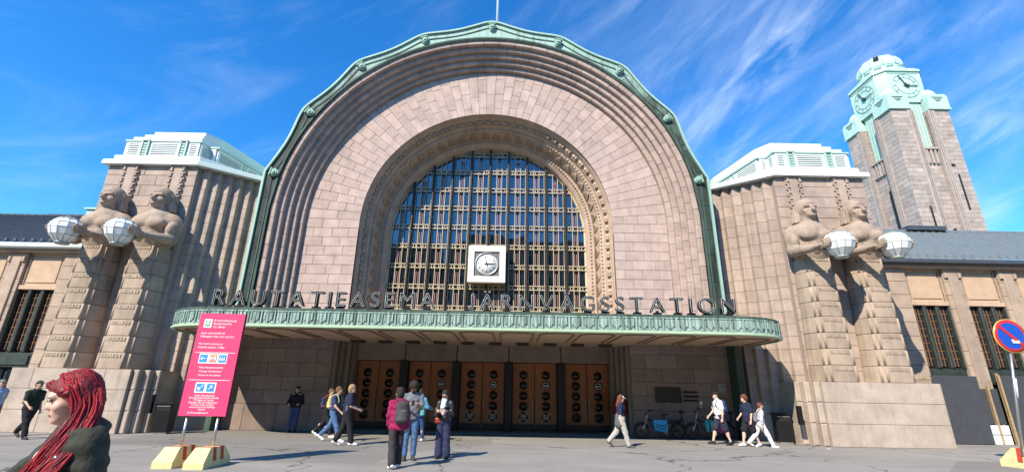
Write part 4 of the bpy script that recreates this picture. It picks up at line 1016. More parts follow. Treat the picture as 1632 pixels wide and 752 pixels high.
        for i in range(12):
            a = 2 * math.pi * i / 12; m_ = MB(); m_.bar(P(1.42, a, .07), P(1.76, a, .07), .04, .10, up=tuple(nx)); m_.build('hour_mark', MT['clock_ring'], d_)
        for a, l, w_ in ((R(90 + 2), 1.45, .13), (R(-28), 1.75, .12)):
            m_ = MB(); m_.bar(P(-.45, a, .17), P(l, a, .17), .05, w_, up=tuple(nx)); m_.bar(P(.05, a, .18), P(.4, a, .18), .05, w_ * 2.2, up=tuple(nx)); m_.build('clock_hand', dark, d_)
        m_ = MB(); m_.bar(P(0, 0, .05), P(0, 0, .25), .36); m_.build('hub', dark, d_)
    MT['clock_ring'] = plain('clock_ring', (.27, .39, .335), .6)
    dial((cx, cy - h, 43.6), (1, 0, 0), (0, -1, 0)); dial((cx - h, cy, 43.6), (0, -1, 0), (-1, 0, 0))
    for dx, dy in ((0, -1), (-1, 0)):           # square moulding round each dial
        for k in (-1, 1):
            m_ = MB()
            if dy: m_.box(cx - 2.2, cx + 2.2, cy - h - .06, cy - h + .02, 43.6 + k * 2.12 - .06, 43.6 + k * 2.12 + .06)
            else: m_.box(cx - h - .06, cx - h + .02, cy - 2.2, cy + 2.2, 43.6 + k * 2.12 - .06, 43.6 + k * 2.12 + .06)
            m_.build('dial_moulding', MT['mint'], t)
    m_ = MB(); m_.lathe([(3.0, 0), (3.0, .5), (2.75, .6), (2.75, 1.15), (2.85, 1.25), (2.8, 1.7), (2.62, 2.4), (2.2, 3.1), (1.5, 3.65), (.8, 3.9), (.35, 3.98), (0, 4.0)], (cx, cy, z1 + .75), 12, smooth=False); m_.build('dome', cp, t)
    for i in range(12):
        a = 2 * math.pi * (i + .0) / 12; m_ = MB(); m_.tube([(cx + r * math.cos(a), cy + r * math.sin(a), z1 + .75 + z) for r, z in ((2.86, 1.25), (2.82, 1.7), (2.64, 2.4), (2.22, 3.1), (1.5, 3.67))], .06, 4); m_.build('dome_rib', cp, t)
        a += math.pi / 12; m_ = MB(); r = 2.8; m_.tube([(cx + (r - .05) * math.cos(a) - .4 * math.sin(a), cy + (r - .05) * math.sin(a) + .4 * math.cos(a), z1 + 1.6), (cx + (r + .05) * math.cos(a), cy + (r + .05) * math.sin(a), z1 + 1.75), (cx + (r - .05) * math.cos(a) + .4 * math.sin(a), cy + (r - .05) * math.sin(a) - .4 * math.cos(a), z1 + 1.6)], .08, 5); m_.build('garland', cp, t)
    a = math.atan2(-cy, -cx); r = 2.55; c = Vector((cx + r * math.cos(a), cy + r * math.sin(a), z1 + 3.35)); m_ = MB(); d = Vector((-math.sin(a), math.cos(a), 0)) * .32; n = Vector((math.cos(a), math.sin(a), .5)).normalized(); u = Vector((-math.cos(a) * .45, -math.sin(a) * .45, .9)) * .36
    m_.hexa([c - d - u, c + d - u, c + d + u, c - d + u, c - d - u + n * .15, c + d - u + n * .15, c + d + u + n * .15, c - d + u + n * .15]); m_.build('dome_hatch', MT['dark'], t)
    return rebase(t, (cx, cy, 0))
clock_tower()
# ================================================================ implicit figures
class Fig:
    """a smooth body grown from tapered limbs and ellipsoids, meshed on a grid"""
    def __init__(s): s.pr = []; s.cut = []; s.warp = None
    def limb(s, a, b, ra, rb, k=.03, sq=None, sub=False): s.pr.append(('c', np.array(a, float), np.array(b, float), ra, rb, k, sq, sub)); return s
    def ell(s, c, r, k=.03, rot=None, sub=False): s.pr.append(('e', np.array(c, float), np.array(r, float), rot, None, k, None, sub)); return s
    def plane(s, p, n): s.cut.append((np.array(p, float), np.array(n, float) / np.linalg.norm(n))); return s
    def bounds(s, pad):
        lo, hi = np.full(3, 1e9), np.full(3, -1e9)
        for p in s.pr:
            if p[7]: continue
            if p[0] == 'c': r = max(p[3], p[4]) * (1 if p[6] is None else max(1, p[6][1])); pts = (p[1] - r, p[1] + r, p[2] - r, p[2] + r)
            else: r = max(p[2]); pts = (p[1] - r, p[1] + r)
            for q in pts: lo = np.minimum(lo, q); hi = np.maximum(hi, q)
        return lo - pad, hi + pad
    def field(s, P):
        d = None
        for p in s.pr:
            if p[0] == 'c':
                _, a, b, ra, rb, k, sq, sub = p; Q = P
                if sq is not None:                       # sq = (direction, factor): widen the limb along a direction
                    dv, f = np.array(sq[0], float), sq[1]; dv = dv / np.linalg.norm(dv); m = (a + b) / 2
                    Q = P + ((P - m) @ dv)[:, None] * dv * (1 / f - 1)
                ab = b - a; l2 = max(1e-9, ab @ ab); t = np.clip(((Q - a) @ ab) / l2, 0, 1)
                v = np.linalg.norm(Q - a - t[:, None] * ab, axis=1) - (ra + t * (rb - ra))
            else:
                _, c, r, rot, _, k, _, sub = p; Q = P - c
                if rot is not None: Q = Q @ np.array(rot)
                q = np.linalg.norm(Q / r, axis=1); q2 = np.linalg.norm(Q / (r * r), axis=1); v = q * (q - 1) / np.maximum(q2, 1e-6)
            if d is None: d = v
            elif sub: h = np.clip(.5 - .5 * (v + d) / k, 0, 1); d = d * (1 - h) - v * h + k * h * (1 - h)
            else: h = np.clip(.5 + .5 * (v - d) / k, 0, 1); d = v * (1 - h) + d * h - k * h * (1 - h)
        if s.warp is not None: d = d + s.warp(P)
        for p, n in s.cut: d = np.maximum(d, (P - p) @ n)
        return d
    def mesh(s, res):
        lo, hi = s.bounds(res * 2 + .01)
        nx, ny, nz = [int(math.ceil((hi[i] - lo[i]) / res)) + 1 for i in range(3)]
        ax = [lo[i] + res * np.arange(n) for i, n in enumerate((nx, ny, nz))]
        G_ = np.stack(np.meshgrid(*ax, indexing='ij'), -1).reshape(-1, 3)
        f = np.concatenate([s.field(G_[i:i + 400000]) for i in range(0, len(G_), 400000)]).reshape(nx, ny, nz)
        ins = f < 0
        c = [(i, j, k) for i in (0, 1) for j in (0, 1) for k in (0, 1)]
        sl = lambda A, o: A[o[0]:nx - 1 + o[0], o[1]:ny - 1 + o[1], o[2]:nz - 1 + o[2]]
        st = np.stack([sl(ins, o) for o in c], -1); act = st.any(-1) & ~st.all(-1); I = np.argwhere(act); idm = np.full(act.shape, -1); idm[act] = np.arange(len(I))
        F = np.stack([sl(f, o)[act] for o in c], -1); acc = np.zeros((len(I), 3)); cnt = np.zeros(len(I))
        for a in range(8):
            for b in range(a + 1, 8):
                if sum(x != y for x, y in zip(c[a], c[b])) != 1: continue
                m = (F[:, a] < 0) != (F[:, b] < 0); t = F[m, a] / (F[m, a] - F[m, b]); pa, pb = np.array(c[a], float), np.array(c[b], float)
                acc[m] += pa + t[:, None] * (pb - pa); cnt[m] += 1
        vs = (I + acc / cnt[:, None]) * res + lo; faces = []
        for axn in range(3):
            u, w = [(1, 2), (2, 0), (0, 1)][axn]
            s0 = [slice(1, -1)] * 3; s1 = [slice(1, -1)] * 3; s0[axn] = slice(0, -1); s1[axn] = slice(1, None)
            A, B = ins[tuple(s0)], ins[tuple(s1)]; E_ = np.argwhere(A != B)
            off = np.ones(3, int); off[axn] = 0; E_ = E_ + off; fl = ins[tuple(E_.T)]
            def cell(du, dw): q = E_.copy(); q[:, u] -= du; q[:, w] -= dw; return idm[tuple(q.T)]
            q = np.stack([cell(1, 1), cell(0, 1), cell(0, 0), cell(1, 0)], -1); q[~fl] = q[~fl][:, ::-1]; faces.append(q)
        faces = np.concatenate(faces); faces = faces[(faces >= 0).all(1)]
        return vs, faces
def fig_mesh(name, parts, mats):
    """parts: list of (verts, faces, material index)"""
    V_, F_, Mi = [], [], []; o = 0
    for v, f, m in parts: V_.append(v); F_.append(f + o); Mi.append(np.full(len(f), m)); o += len(v)
    V_ = np.concatenate(V_); F_ = np.concatenate(F_); Mi = np.concatenate(Mi)
    me = bpy.data.meshes.new(name); me.vertices.add(len(V_)); me.vertices.foreach_set('co', V_.astype(np.float32).ravel()); n = len(F_)
    me.loops.add(n * 4); me.loops.foreach_set('vertex_index', F_.astype(np.int32).ravel()); me.polygons.add(n); me.polygons.foreach_set('loop_start', np.arange(0, n * 4, 4, dtype=np.int32))
    for m in (mats if isinstance(mats, (list, tuple)) else [mats]): me.materials.append(m)
    me.polygons.foreach_set('material_index', Mi.astype(np.int32)); me.update(calc_edges=True); me.validate(); me.polygons.foreach_set('use_smooth', np.ones(len(me.polygons), bool)); return me

# ---------------------------------------------------------------- granite lantern bearers
# local frame: x across, y = -front (the figure looks along -y), z up from the top of the column
def giant_figure():
    g = Fig(); L = g.limb; E_ = g.ell
    # torso emerging from the column: waist, ribcage, pectorals, shoulders
    L((0, .30, -.35), (0, .15, .35), .50, .56, .1, ((1, 0, 0), 1.15)); L((0, .15, .3), (0, .05, 1.05), .56, .56, .2, ((1, 0, 0), 1.28))
    for s in (-1, 1):
        E_((s * .33, -.36, .88), (.36, .24, .27), .09); E_((s * .70, .08, 1.05), (.32, .34, .34), .14)      # pectoral, deltoid
        L((s * .25, .1, 1.3), (s * .62, .12, 1.16), .22, .25, .14)                                            # trapezius
        E_((s * .16, -.38, .44), (.15, .1, .12), .05); E_((s * .15, -.38, .18), (.14, .1, .12), .05)         # belly
        L((s * .82, .1, 1.0), (s * .93, -.10, .25), .27, .25, .09); E_((s * .93, -.2, .62), (.2, .26, .32), .08)
        L((s * .93, -.12, .22), (s * .64, -.98, .10), .25, .15, .08)                                          # forearm
        L((s * .64, -.98, .10), (s * .60, -1.16, .12), .15, .15, .05, ((0, 0, 1), .7))                       # wrist and palm
        L((s * .60, -1.1, .10), (s * .56, -1.38, .10), .17, .15, .05, ((0, 0, 1), .62))
        for i, (dz, ln) in enumerate(((.13, .40), (.045, .46), (-.04, .44), (-.12, .36))):                    # fingers along the globe
            b0 = (s * .58, -1.36, .10 + dz * 1.0); b1 = (s * .60, -1.36 - ln * .55, .12 + dz); b2 = (s * .52, -1.36 - ln, .14 + dz)
            L(b0, b1, .062, .056, .02); L(b1, b2, .056, .044, .02)
        L((s * .52, -1.12, .0), (s * .36, -1.36, -.16), .09, .07, .04); L((s * .36, -1.36, -.16), (s * .26, -1.55, -.2), .07, .05, .03)   # thumb below
    L((0, .12, 1.2), (0, -.02, 1.72), .30, .27, .1)                                                            # neck
    for s in (-1, 1): L((s * .06, -.3, 1.2), (s * .2, -.10, 1.7), .06, .06, .08)
    # head
    E_((0, .02, 2.16), (.33, .42, .44), .05); E_((0, -.16, 1.92), (.27, .30, .28), .08); E_((0, -.36, 1.80), (.16, .12, .11), .07)
    L((-.22, -.34, 2.205), (.22, -.34, 2.205), .066, .066, .03)                                                # brow
    L((0, -.37, 2.2), (0, -.53, 1.99), .042, .085, .02); E_((0, -.44, 1.985), (.10, .09, .05), .03)            # nose
    for s in (-1, 1):
        E_((s * .135, -.42, 2.10), (.095, .115, .062), .025, sub=True); E_((s * .135, -.315, 2.09), (.06, .055, .040), .012)
        E_((s * .2, -.27, 1.99), (.1, .1, .1), .06)                                                            # cheek
    L((-.09, -.405, 1.885), (.09, -.405, 1.885), .036, .036, .02); L((-.08, -.40, 1.825), (.08, -.40, 1.825), .04, .04, .025)
    L((-.12, -.46, 1.855), (.12, -.46, 1.855), .028, .028, .012, sub=True)
    # cap of hair, cut straight at the neck, with a band over the brow
    h = Fig(); h.ell((0, .06, 2.22), (.40, .47, .45), .05); h.limb((-.3, .12, 2.2), (-.36, .18, 1.62), .16, .20, .1); h.limb((.3, .12, 2.2), (.36, .18, 1.62), .16, .20, .1); h.limb((0, .38, 2.2), (0, .36, 1.6), .22, .24, .15, ((1, 0, 0), 1.5))
    h.ell((0, -.60, 1.98), (.30, .55, .36), .05, sub=True); h.plane((0, 0, 1.55), (0, 0, -1))
    h.warp = lambda P: .022 * np.sin(np.arctan2(P[:, 0], P[:, 1] - .05) * 26) * (P[:, 2] < 2.24)
    return g.mesh(.027), h.mesh(.027)
(gv, gf), (hv, hf) = giant_figure()
giant_me = fig_mesh('giant_torso', [(gv, gf, 0)], MT['statue']); giant_hair = fig_mesh('hair', [(hv, hf, 0)], MT['statue'])
def column_parts(t, col_mat):
    """tapering rounded shaft below the figure: courses of stone with upright folds and rows of carved drops"""
    H = 4.98; n = 8; NA = 9
    def half(z): return .83 - .16 * z / H
    def ring(z, d=0.):
        w = half(z) + d; f_ = .56 - .015 * z + d
        return [(-w, 1.2), (-w, .16), (-w * .94, -.06), (-w * .74, -f_ + .16), (-w * .58, -f_ + .02), (-w * .2, -f_ - .02), (w * .2, -f_ - .02), (w * .58, -f_ + .02), (w * .74, -f_ + .16), (w * .94, -.06), (w, .16), (w, 1.2)]
    rnd = random.Random(9)
    for i in range(n):
        z0, z1 = H * i / n, H * (i + 1) / n; g_ = .006; e = rnd.uniform(-.008, .008)
        rs = [ring(z0 + g_, e - .012), ring(z0 + g_ + .02, e), ring(z1 - g_ - .02, e), ring(z1 - g_, e - .012)]; zs = [z0 + g_, z0 + g_ + .02, z1 - g_ - .02, z1 - g_]; k = len(rs[0]); m_ = MB()
        m_.add([(x, y, z) for r_, z in zip(rs, zs) for x, y in r_], [(q * k + a, q * k + a + 1, (q + 1) * k + a + 1, (q + 1) * k + a) for q in range(3) for a in range(k - 1)] + [tuple(range(k - 1, -1, -1)), tuple(range(3 * k, 4 * k))])
        m_.build('shaft_course', col_mat, t)
        r0, r1 = ring(z0 + .05, e), ring(z1 - .05, e)
        for q in (3, 4, 7, 8):                         # upright folds over the whole course
            f_ = MB(); (xa, ya), (xb, yb) = r0[q], r1[q]; f_.tube([(xa, ya + .012, z0 + .03), (xb, yb + .012, z1 - .03)], .045, 6); f_.build('carved_fold', col_mat, t)
        f_ = MB()
        for q, us in ((4, (.45, .8)), (5, (.2, .5, .8)), (6, (.2, .55))):
            for u in us:
                (xa, ya), (xb, yb) = r1[q], r1[q + 1]; x, y = xa + (xb - xa) * u, ya + (yb - ya) * u; f_.box(x - .042, x + .042, y - .024, y + .05, z1 - .19, z1 - .07)
        o = f_.build('carved_drops', col_mat, t); o['kind'] = 'stuff'
lant_cache = {}
def lantern(loc, label):
    t = thing('globe_lantern', label, 'lantern', loc, 0, 'globe lanterns of the statues'); prof = [(.23, -.47), (.45, -.215), (.54, .05), (.505, .265), (.36, .445), (.16, .53)]; n = 12
    if not lant_cache:
        for i in range(len(prof) - 1):
            m_ = MB(); (r0, z0), (r1, z1) = prof[i], prof[i + 1]; a = math.pi / n * .965; c = lambda r, z, s: (r * .995 * math.cos(s * a), r * .995 * math.sin(s * a), z)
            m_.add([c(r0, z0 + .012, -1), c(r0, z0 + .012, 1), c(r1, z1 - .012, 1), c(r1, z1 - .012, -1)], [(0, 1, 2, 3)]); lant_cache[i] = m_.mesh('pane', MT['globe'])
        fr = MB()
        for k in range(n):
            a = 2 * math.pi * (k + .5) / n; fr.tube([(r * 1.004 * math.cos(a), r * 1.004 * math.sin(a), z) for r, z in prof], .011, 4)
        for r, z in prof: fr.tube([(r * 1.004 * math.cos(2 * math.pi * (k + .5) / n), r * 1.004 * math.sin(2 * math.pi * (k + .5) / n), z) for k in range(n + 1)], .011, 4, False)
        fr.lathe([(.0, -.56), (.21, -.54), (.25, -.50), (.24, -.47)], (0, 0, 0), 12); fr.lathe([(.18, .53), (.15, .56), (0, .58)], (0, 0, 0), 12)
        lant_cache['f'] = fr.mesh('rib_cage', MT['globe_rim']); sh_ = MB(); sh_.lathe([(0, -.45), (.21, -.45), (.42, -.205), (.505, .05), (.47, .255), (.33, .42), (0, .49)], (0, 0, 0), 12); lant_cache['s'] = sh_.mesh('inner_globe', MT['globe'])
    link('rib_cage', lant_cache['f'], t); link('inner_globe', lant_cache['s'], t)
    for i in range(len(prof) - 1):
        for k in range(n): o = link('pane', lant_cache[i], t); o.rotation_euler = (0, 0, 2 * math.pi * k / n)
    return t
ZP = 2.26
names = {(-1, 0): 'leftmost of the four granite lantern bearers, beside the left wing', (-1, 1): 'granite lantern bearer of the left pair, nearer the arch',
         (1, 1): 'granite lantern bearer of the right pair, nearer the arch', (1, 0): 'rightmost of the four granite lantern bearers, beside the right wing'}
lnames = {(-1, 0): 'leftmost white globe lantern, held by the outer left statue', (-1, 1): 'white globe lantern held by the left statue nearer the arch',
          (1, 1): 'white globe lantern held by the right statue nearer the arch', (1, 0): 'rightmost white globe lantern, held by the outer right statue'}
proto = None
for s in (-1, 1):
    for inner_ in (0, 1):
        x = X0 + s * (14.05 if inner_ else 16.2)
        if proto is None:
            st_ = thing('lantern_bearer', names[(s, inner_)], 'statue', (x, 19.0, ZP), 0, 'granite lantern bearers on the pylons')
            column_parts(st_, MT['column']); o = link('torso', giant_me, st_); o.location = (0, -.22, 5.02); h_ = link('hair', giant_hair, o); proto = st_
        else:
            st_ = copy_tree(proto); st_.location = (x, 19.0, ZP); st_['label'] = names[(s, inner_)]
        lantern((x, 19.0 - 1.76, ZP + 5.02 + .07), lnames[(s, inner_)])
# ================================================================ people
def cloth(name, c, rough=.85, noise=.12, ns=9.): return plain(name, c, rough, noise=noise, nscale=ns, spec=.25)
SKIN = plain('skin', (.52, .31, .22), .5, noise=.05, nscale=12); SKIN_PALE = plain('skin_pale', (.70, .45, .34), .5, noise=.05, nscale=14); SKIN_BROWN = plain('skin_brown', (.34, .19, .12), .5, noise=.05, nscale=12)
EYE_M = plain('eye', (.02, .016, .014), .2); LIP_M = plain('lips', (.36, .12, .11), .45)
def wrinkle(amp, f=26., seed=0.):
    def w(P):
        x, y, z = P[:, 0], P[:, 1], P[:, 2]
        return amp * (np.sin(f * z + 9 * np.sin(4 * x + seed) + 7 * np.sin(5 * y + seed)) * .6 + np.sin(f * .55 * (x + y) + 3 * z + 2 * seed) * .4)
    return w
def pose_of(h, hips=(0, 0), legs=((0, 0), (0, 0)), arms=((0, 6, 8, 0), (0, 6, 8, 0)), lean=0., turn=0., nod=0., wide=1., female=False):
    """joint positions; the figure looks along -y; side 0 is at -x, side 1 at +x"""
    k = h / 1.75; J = {}; sw = (.168 if female else .19) * wide * k
    pel = np.array([0, 0, .96 * k]); l = R(lean); up = np.array([0, -math.sin(l), math.cos(l)])
    J['pel'] = pel; J['waist'] = pel + up * .13 * k; J['chest'] = pel + up * .36 * k; J['neck0'] = pel + up * .50 * k; J['neck1'] = J['neck0'] + np.array([0, -.02 * k - math.sin(l) * .05, .09 * k])
    n, t = R(nod), R(turn); fwd = np.array([math.sin(t) * math.cos(n), -math.cos(t) * math.cos(n), -math.sin(n)]); side = np.array([math.cos(t), math.sin(t), 0]); hu = np.cross(side, fwd)*-1
    hu = hu if hu[2] > 0 else -hu
    J['head'] = J['neck1'] + hu * .085 * k + fwd * .015 * k; J['fwd'], J['side'], J['hu'] = fwd, side, hu
    for i, s in ((0, -1), (1, 1)):
        a, b = (R(x) for x in legs[i][:2]); hip = pel + np.array([s * .092 * k, 0, -.03 * k]); kn = hip + .44 * k * np.array([s * .02, -math.sin(a), -math.cos(a)]); c = a - b
        an = kn + .42 * k * np.array([0, -math.sin(c), -math.cos(c)]); p = R(legs[i][2]) if len(legs[i]) > 2 else 0.
        J['hip%d' % i], J['kn%d' % i], J['an%d' % i] = hip, kn, an
        fd = np.array([s * .12, -math.cos(p), -math.sin(p)]); fd /= np.linalg.norm(fd); J['toe%d' % i] = an + fd * .155 * k + np.array([0, 0, -.055 * k]) * math.cos(p); J['heel%d' % i] = an - fd * .055 * k + np.array([0, 0, -.05 * k])
        f, o, e, inw = arms[i]; f, o, e = R(f), R(o), R(e); sh = J['neck0'] + np.array([s * sw, .01 * k, -.06 * k])
        el = sh + .285 * k * np.array([s * math.sin(o), -math.sin(f) * math.cos(o), -math.cos(f) * math.cos(o)]); d = np.array([s * math.sin(o) * .4 - s * inw, -math.sin(f + e), -math.cos(f + e)]); d /= np.linalg.norm(d)
        wr = el + .25 * k * d; J['sh%d' % i], J['el%d' % i], J['wr%d' % i], J['hd%d' % i] = sh, el, wr, d
    low = min(min(J['toe0'][2], J['heel0'][2]), min(J['toe1'][2], J['heel1'][2])) - .028 * k
    for q in list(J):
        if q not in ('fwd', 'side', 'hu', 'hd0', 'hd1'): J[q] = J[q] - np.array([0, 0, low])
    J['k'] = k; return J
def head_fig(g, J, sc=1.):
    k, c, f, s, u = J['k'] * sc, J['head'], J['fwd'], J['side'], J['hu']; Rm = np.stack([s, -f, u], 1); P = lambda x, y, z: c + s * x * k + f * y * k + u * z * k
    E_ = lambda p, r, kk=.02, sub=False: g.ell(p, np.array(r) * k, kk, Rm, sub)
    g.limb(J['neck0'] - np.array([0, 0, .03]), J['neck1'] + u * .03, .058 * k, .052 * k, .04)
    E_(P(0, -.008, .02), (.074, .093, .098), .02); E_(P(0, .035, -.045), (.056, .056, .06), .03); E_(P(0, .075, -.088), (.026, .022, .022), .025)
    g.limb(P(0, .080, .014), P(0, .098, -.022), .009 * k, .012 * k, .010); g.limb(P(-.04, .078, .026), P(.04, .078, .026), .012 * k, .012 * k, .012)
    for q in (-1, 1):
        E_(P(q * .03, .098, .006), (.018, .016, .010), .01, True); E_(P(q * .040, .066, -.025), (.022, .02, .02), .02); E_(P(q * .076, -.008, -.004), (.010, .022, .03), .008)
    g.limb(P(-.018, .090, -.058), P(.018, .090, -.058), .0075 * k, .0075 * k, .008)
    return P, Rm
def hand_fig(J, i, curl=.45):
    """palm, four fingers of different length, thumb"""
    k = J['k']; s = -1 if i == 0 else 1; w, d = J['wr%d' % i], J['hd%d' % i]; g = Fig()
    inw = np.array([-s, 0, 0.]) - d * (d @ np.array([-s, 0, 0.])); inw /= np.linalg.norm(inw); ac = np.cross(d, inw)      # palm faces inward, ac across the knuckles
    if ac[1] > 0: ac = -ac
    g.limb(w, w + d * .03 * k, .026 * k, .026 * k, .01); g.limb(w + d * .03 * k, w + d * .085 * k, .03 * k, .032 * k, .012, (inw, .55))
    for j, (o, ln) in enumerate(((.027, .062), (.010, .070), (-.008, .066), (-.025, .052))):
        a = w + d * .085 * k + ac * o * k; b = a + (d * math.cos(curl) + inw * math.sin(curl)) * ln * .55 * k; c = b + (d * math.cos(curl * 2.4) + inw * math.sin(curl * 2.4)) * ln * .5 * k
        g.limb(a, b, .0098 * k, .0092 * k, .005); g.limb(b, c, .0092 * k, .008 * k, .005)
    a = w + d * .035 * k + ac * .026 * k; b = a + (ac * .55 + d * .6 + inw * .35) * .04 * k; c = b + (d * .8 + inw * .5) * .032 * k
    g.limb(a, b, .013 * k, .011 * k, .01); g.limb(b, c, .011 * k, .009 * k, .006)
    return g.mesh(.0075)
def person(label, loc, rz, h, J, skin=SKIN, top=None, legs=None, shoe=None, hair=None, res=.018, female=False, extras=(), group=None, hands=True, name='person'):
    t = thing(name, label, 'person', (loc[0], loc[1], 0.), R(rz), group); k = J['k']; fm = .9 if female else 1.
    b = Fig(); L = b.limb
    L(J['pel'], J['waist'], .125 * k, .105 * k * fm, .05, ((1, 0, 0), 1.3)); L(J['waist'], J['chest'], .105 * k * fm, .115 * k * fm, .06, ((1, 0, 0), 1.35)); L(J['chest'], J['neck0'], .105 * k * fm, .06 * k, .06, ((1, 0, 0), 1.4))
    if female:
        for q in (-1, 1): b.ell(J['chest'] + np.array([q * .065 * k, -.085 * k, .0]), (.06 * k, .055 * k, .06 * k), .04)
    for i in (0, 1):
        L(J['neck0'] - np.array([0, 0, .02]), J['sh%d' % i], .06 * k, .055 * k * fm, .05); L(J['sh%d' % i], J['el%d' % i], .052 * k * fm, .041 * k * fm, .03); L(J['el%d' % i], J['wr%d' % i], .041 * k * fm, .027 * k, .02)
        L(J['hip%d' % i], J['kn%d' % i], .088 * k, .058 * k, .04); L(J['kn%d' % i], J['an%d' % i], .058 * k, .038 * k, .02); c = J['kn%d' % i] * .65 + J['an%d' % i] * .35; b.ell(c + np.array([0, .02 * k, 0]), (.055 * k, .055 * k, .11 * k), .03)
        L(J['an%d' % i], J['toe%d' % i], .036 * k, .03 * k, .02)
    P, Rm = head_fig(b, J, 1.05); parts = [(*b.mesh(res), 0)]
    if hands:
        for i in (0, 1): parts.append((*hand_fig(J, i), 0))
    e = Fig(); 
    for q in (-1, 1): e.ell(P(q * .031, .0865, .008), (.013 * k, .010 * k, .0065 * k), .002, Rm)
    for q in (-1, 1): e.limb(P(q * .018, .093, .024), P(q * .046, .083, .026), .0045 * k, .004 * k, .002)
    parts.append((*e.mesh(.006), 1)); li = Fig(); li.limb(P(-.016, .0955, -.059), P(.016, .0955, -.059), .006 * k, .006 * k, .004); parts.append((*li.mesh(.005), 2))
    link('body', fig_mesh('body', parts, [skin, EYE_M, LIP_M]), t)
    if top:
        g = Fig(); a = top.get('loose', .016) * k; L = g.limb; hem = top.get('hem', -.02)
        L(J['pel'] + np.array([0, 0, hem * k]), J['waist'], .13 * k + a, (.108 * fm + .006) * k + a, .05, ((1, 0, 0), 1.3)); L(J['waist'], J['chest'], (.108 * fm + .006) * k + a, .118 * k * fm + a, .06, ((1, 0, 0), 1.35)); L(J['chest'], J['neck0'], .108 * k * fm + a, .066 * k + a * .4, .06, ((1, 0, 0), 1.4))
        if female:
            for q in (-1, 1): g.ell(J['chest'] + np.array([q * .065 * k, -.085 * k, .0]), (.06 * k + a, .055 * k + a, .06 * k + a), .04)
        sl = top.get('sleeve', .55)
        for i in (0, 1):
            L(J['neck0'] - np.array([0, 0, .02]), J['sh%d' % i], .065 * k + a * .5, .06 * k * fm + a * .6, .05)
            if sl <= 1: L(J['sh%d' % i], J['sh%d' % i] * (1 - sl) + J['el%d' % i] * sl, .058 * k * fm + a * .7, .05 * k * fm + a, .03)
            else:
                q = sl - 1; L(J['sh%d' % i], J['el%d' % i], .058 * k * fm + a * .7, .048 * k * fm + a * .7, .03); L(J['el%d' % i], J['el%d' % i] * (1 - q) + J['wr%d' % i] * q, .048 * k * fm + a * .7, .036 * k + a * .8, .02)
        if top.get('collar'): L(J['neck0'], J['neck0'] + np.array([0, -.01, .05 * k]), .07 * k, .066 * k, .02)
        if top.get('hood'): g.ell(J['neck0'] + np.array([0, .09 * k, .01 * k]), (.11 * k, .07 * k, .07 * k), .04)
        g.plane(J['pel'] + np.array([0, 0, (hem - .06) * k]), (0, 0, -1)); g.warp = wrinkle(.0075 * top.get('fold', 1.), 44, loc[0])
        link(top.get('name', 'shirt'), fig_mesh('top', [(*g.mesh(res), 0)], top['mat']), t)
        if top.get('inner'):                           # open jacket: strip of shirt seen at the front
            f_ = Fig(); f_.limb(J['neck0'] + np.array([0, -.055 * k, -.03 * k]), J['waist'] + np.array([0, -.10 * k - a, .06]), .045 * k, .052 * k + a, .02, ((1, 0, 0), .9)); f_.warp = wrinkle(.003, 40, 1); link('shirt_front', fig_mesh('inner', [(*f_.mesh(res * .8), 0)], top['inner']), t)
    if legs:
        g = Fig(); a = legs.get('loose', .012) * k; L = g.limb; fl = legs.get('flare', 0.) * k; ln = legs.get('len', 1.9)
        L(J['pel'] + np.array([0, 0, .05 * k]), J['pel'], .118 * k + a, .13 * k + a, .04, ((1, 0, 0), 1.28))
        for i in (0, 1):
            hp, kn, an = J['hip%d' % i], J['kn%d' % i], J['an%d' % i]
            if ln <= 1: e_ = hp * (1 - ln) + kn * ln; L(hp, e_, .094 * k + a, .08 * k + a * 1.4, .03); d = (e_ - hp) / np.linalg.norm(e_ - hp)
            else: L(hp, kn, .094 * k + a, .064 * k + a + fl * .35, .03); q = ln - 1; L(kn, kn * (1 - q) + an * q, .062 * k + a + fl * .35, .046 * k + a * 1.2 + fl, .03)
        g.plane(J['pel'] + np.array([0, 0, .10 * k]), (0, 0, 1)); g.warp = wrinkle(.0065, 36, loc[1])
        link(legs.get('name', 'trousers'), fig_mesh('legs', [(*g.mesh(res), 0)], legs['mat']), t)
    if shoe:
        for i in (0, 1):
            g = Fig(); an, to, he = J['an%d' % i], J['toe%d' % i], J['heel%d' % i]; g.limb(he, to, .036 * k, .034 * k, .02, ((1, 0, 0), 1.1)); g.limb(an, he * .5 + an * .5, .042 * k, .04 * k, .03); g.limb(an + (to - an) * .2, to, .04 * k, .03 * k, .02); g.ell(to, (.04 * k, .05 * k, .032 * k), .02)
            m_ = fig_mesh('shoe', [(*g.mesh(.012), 0)], shoe); so = link('shoe', m_, t)
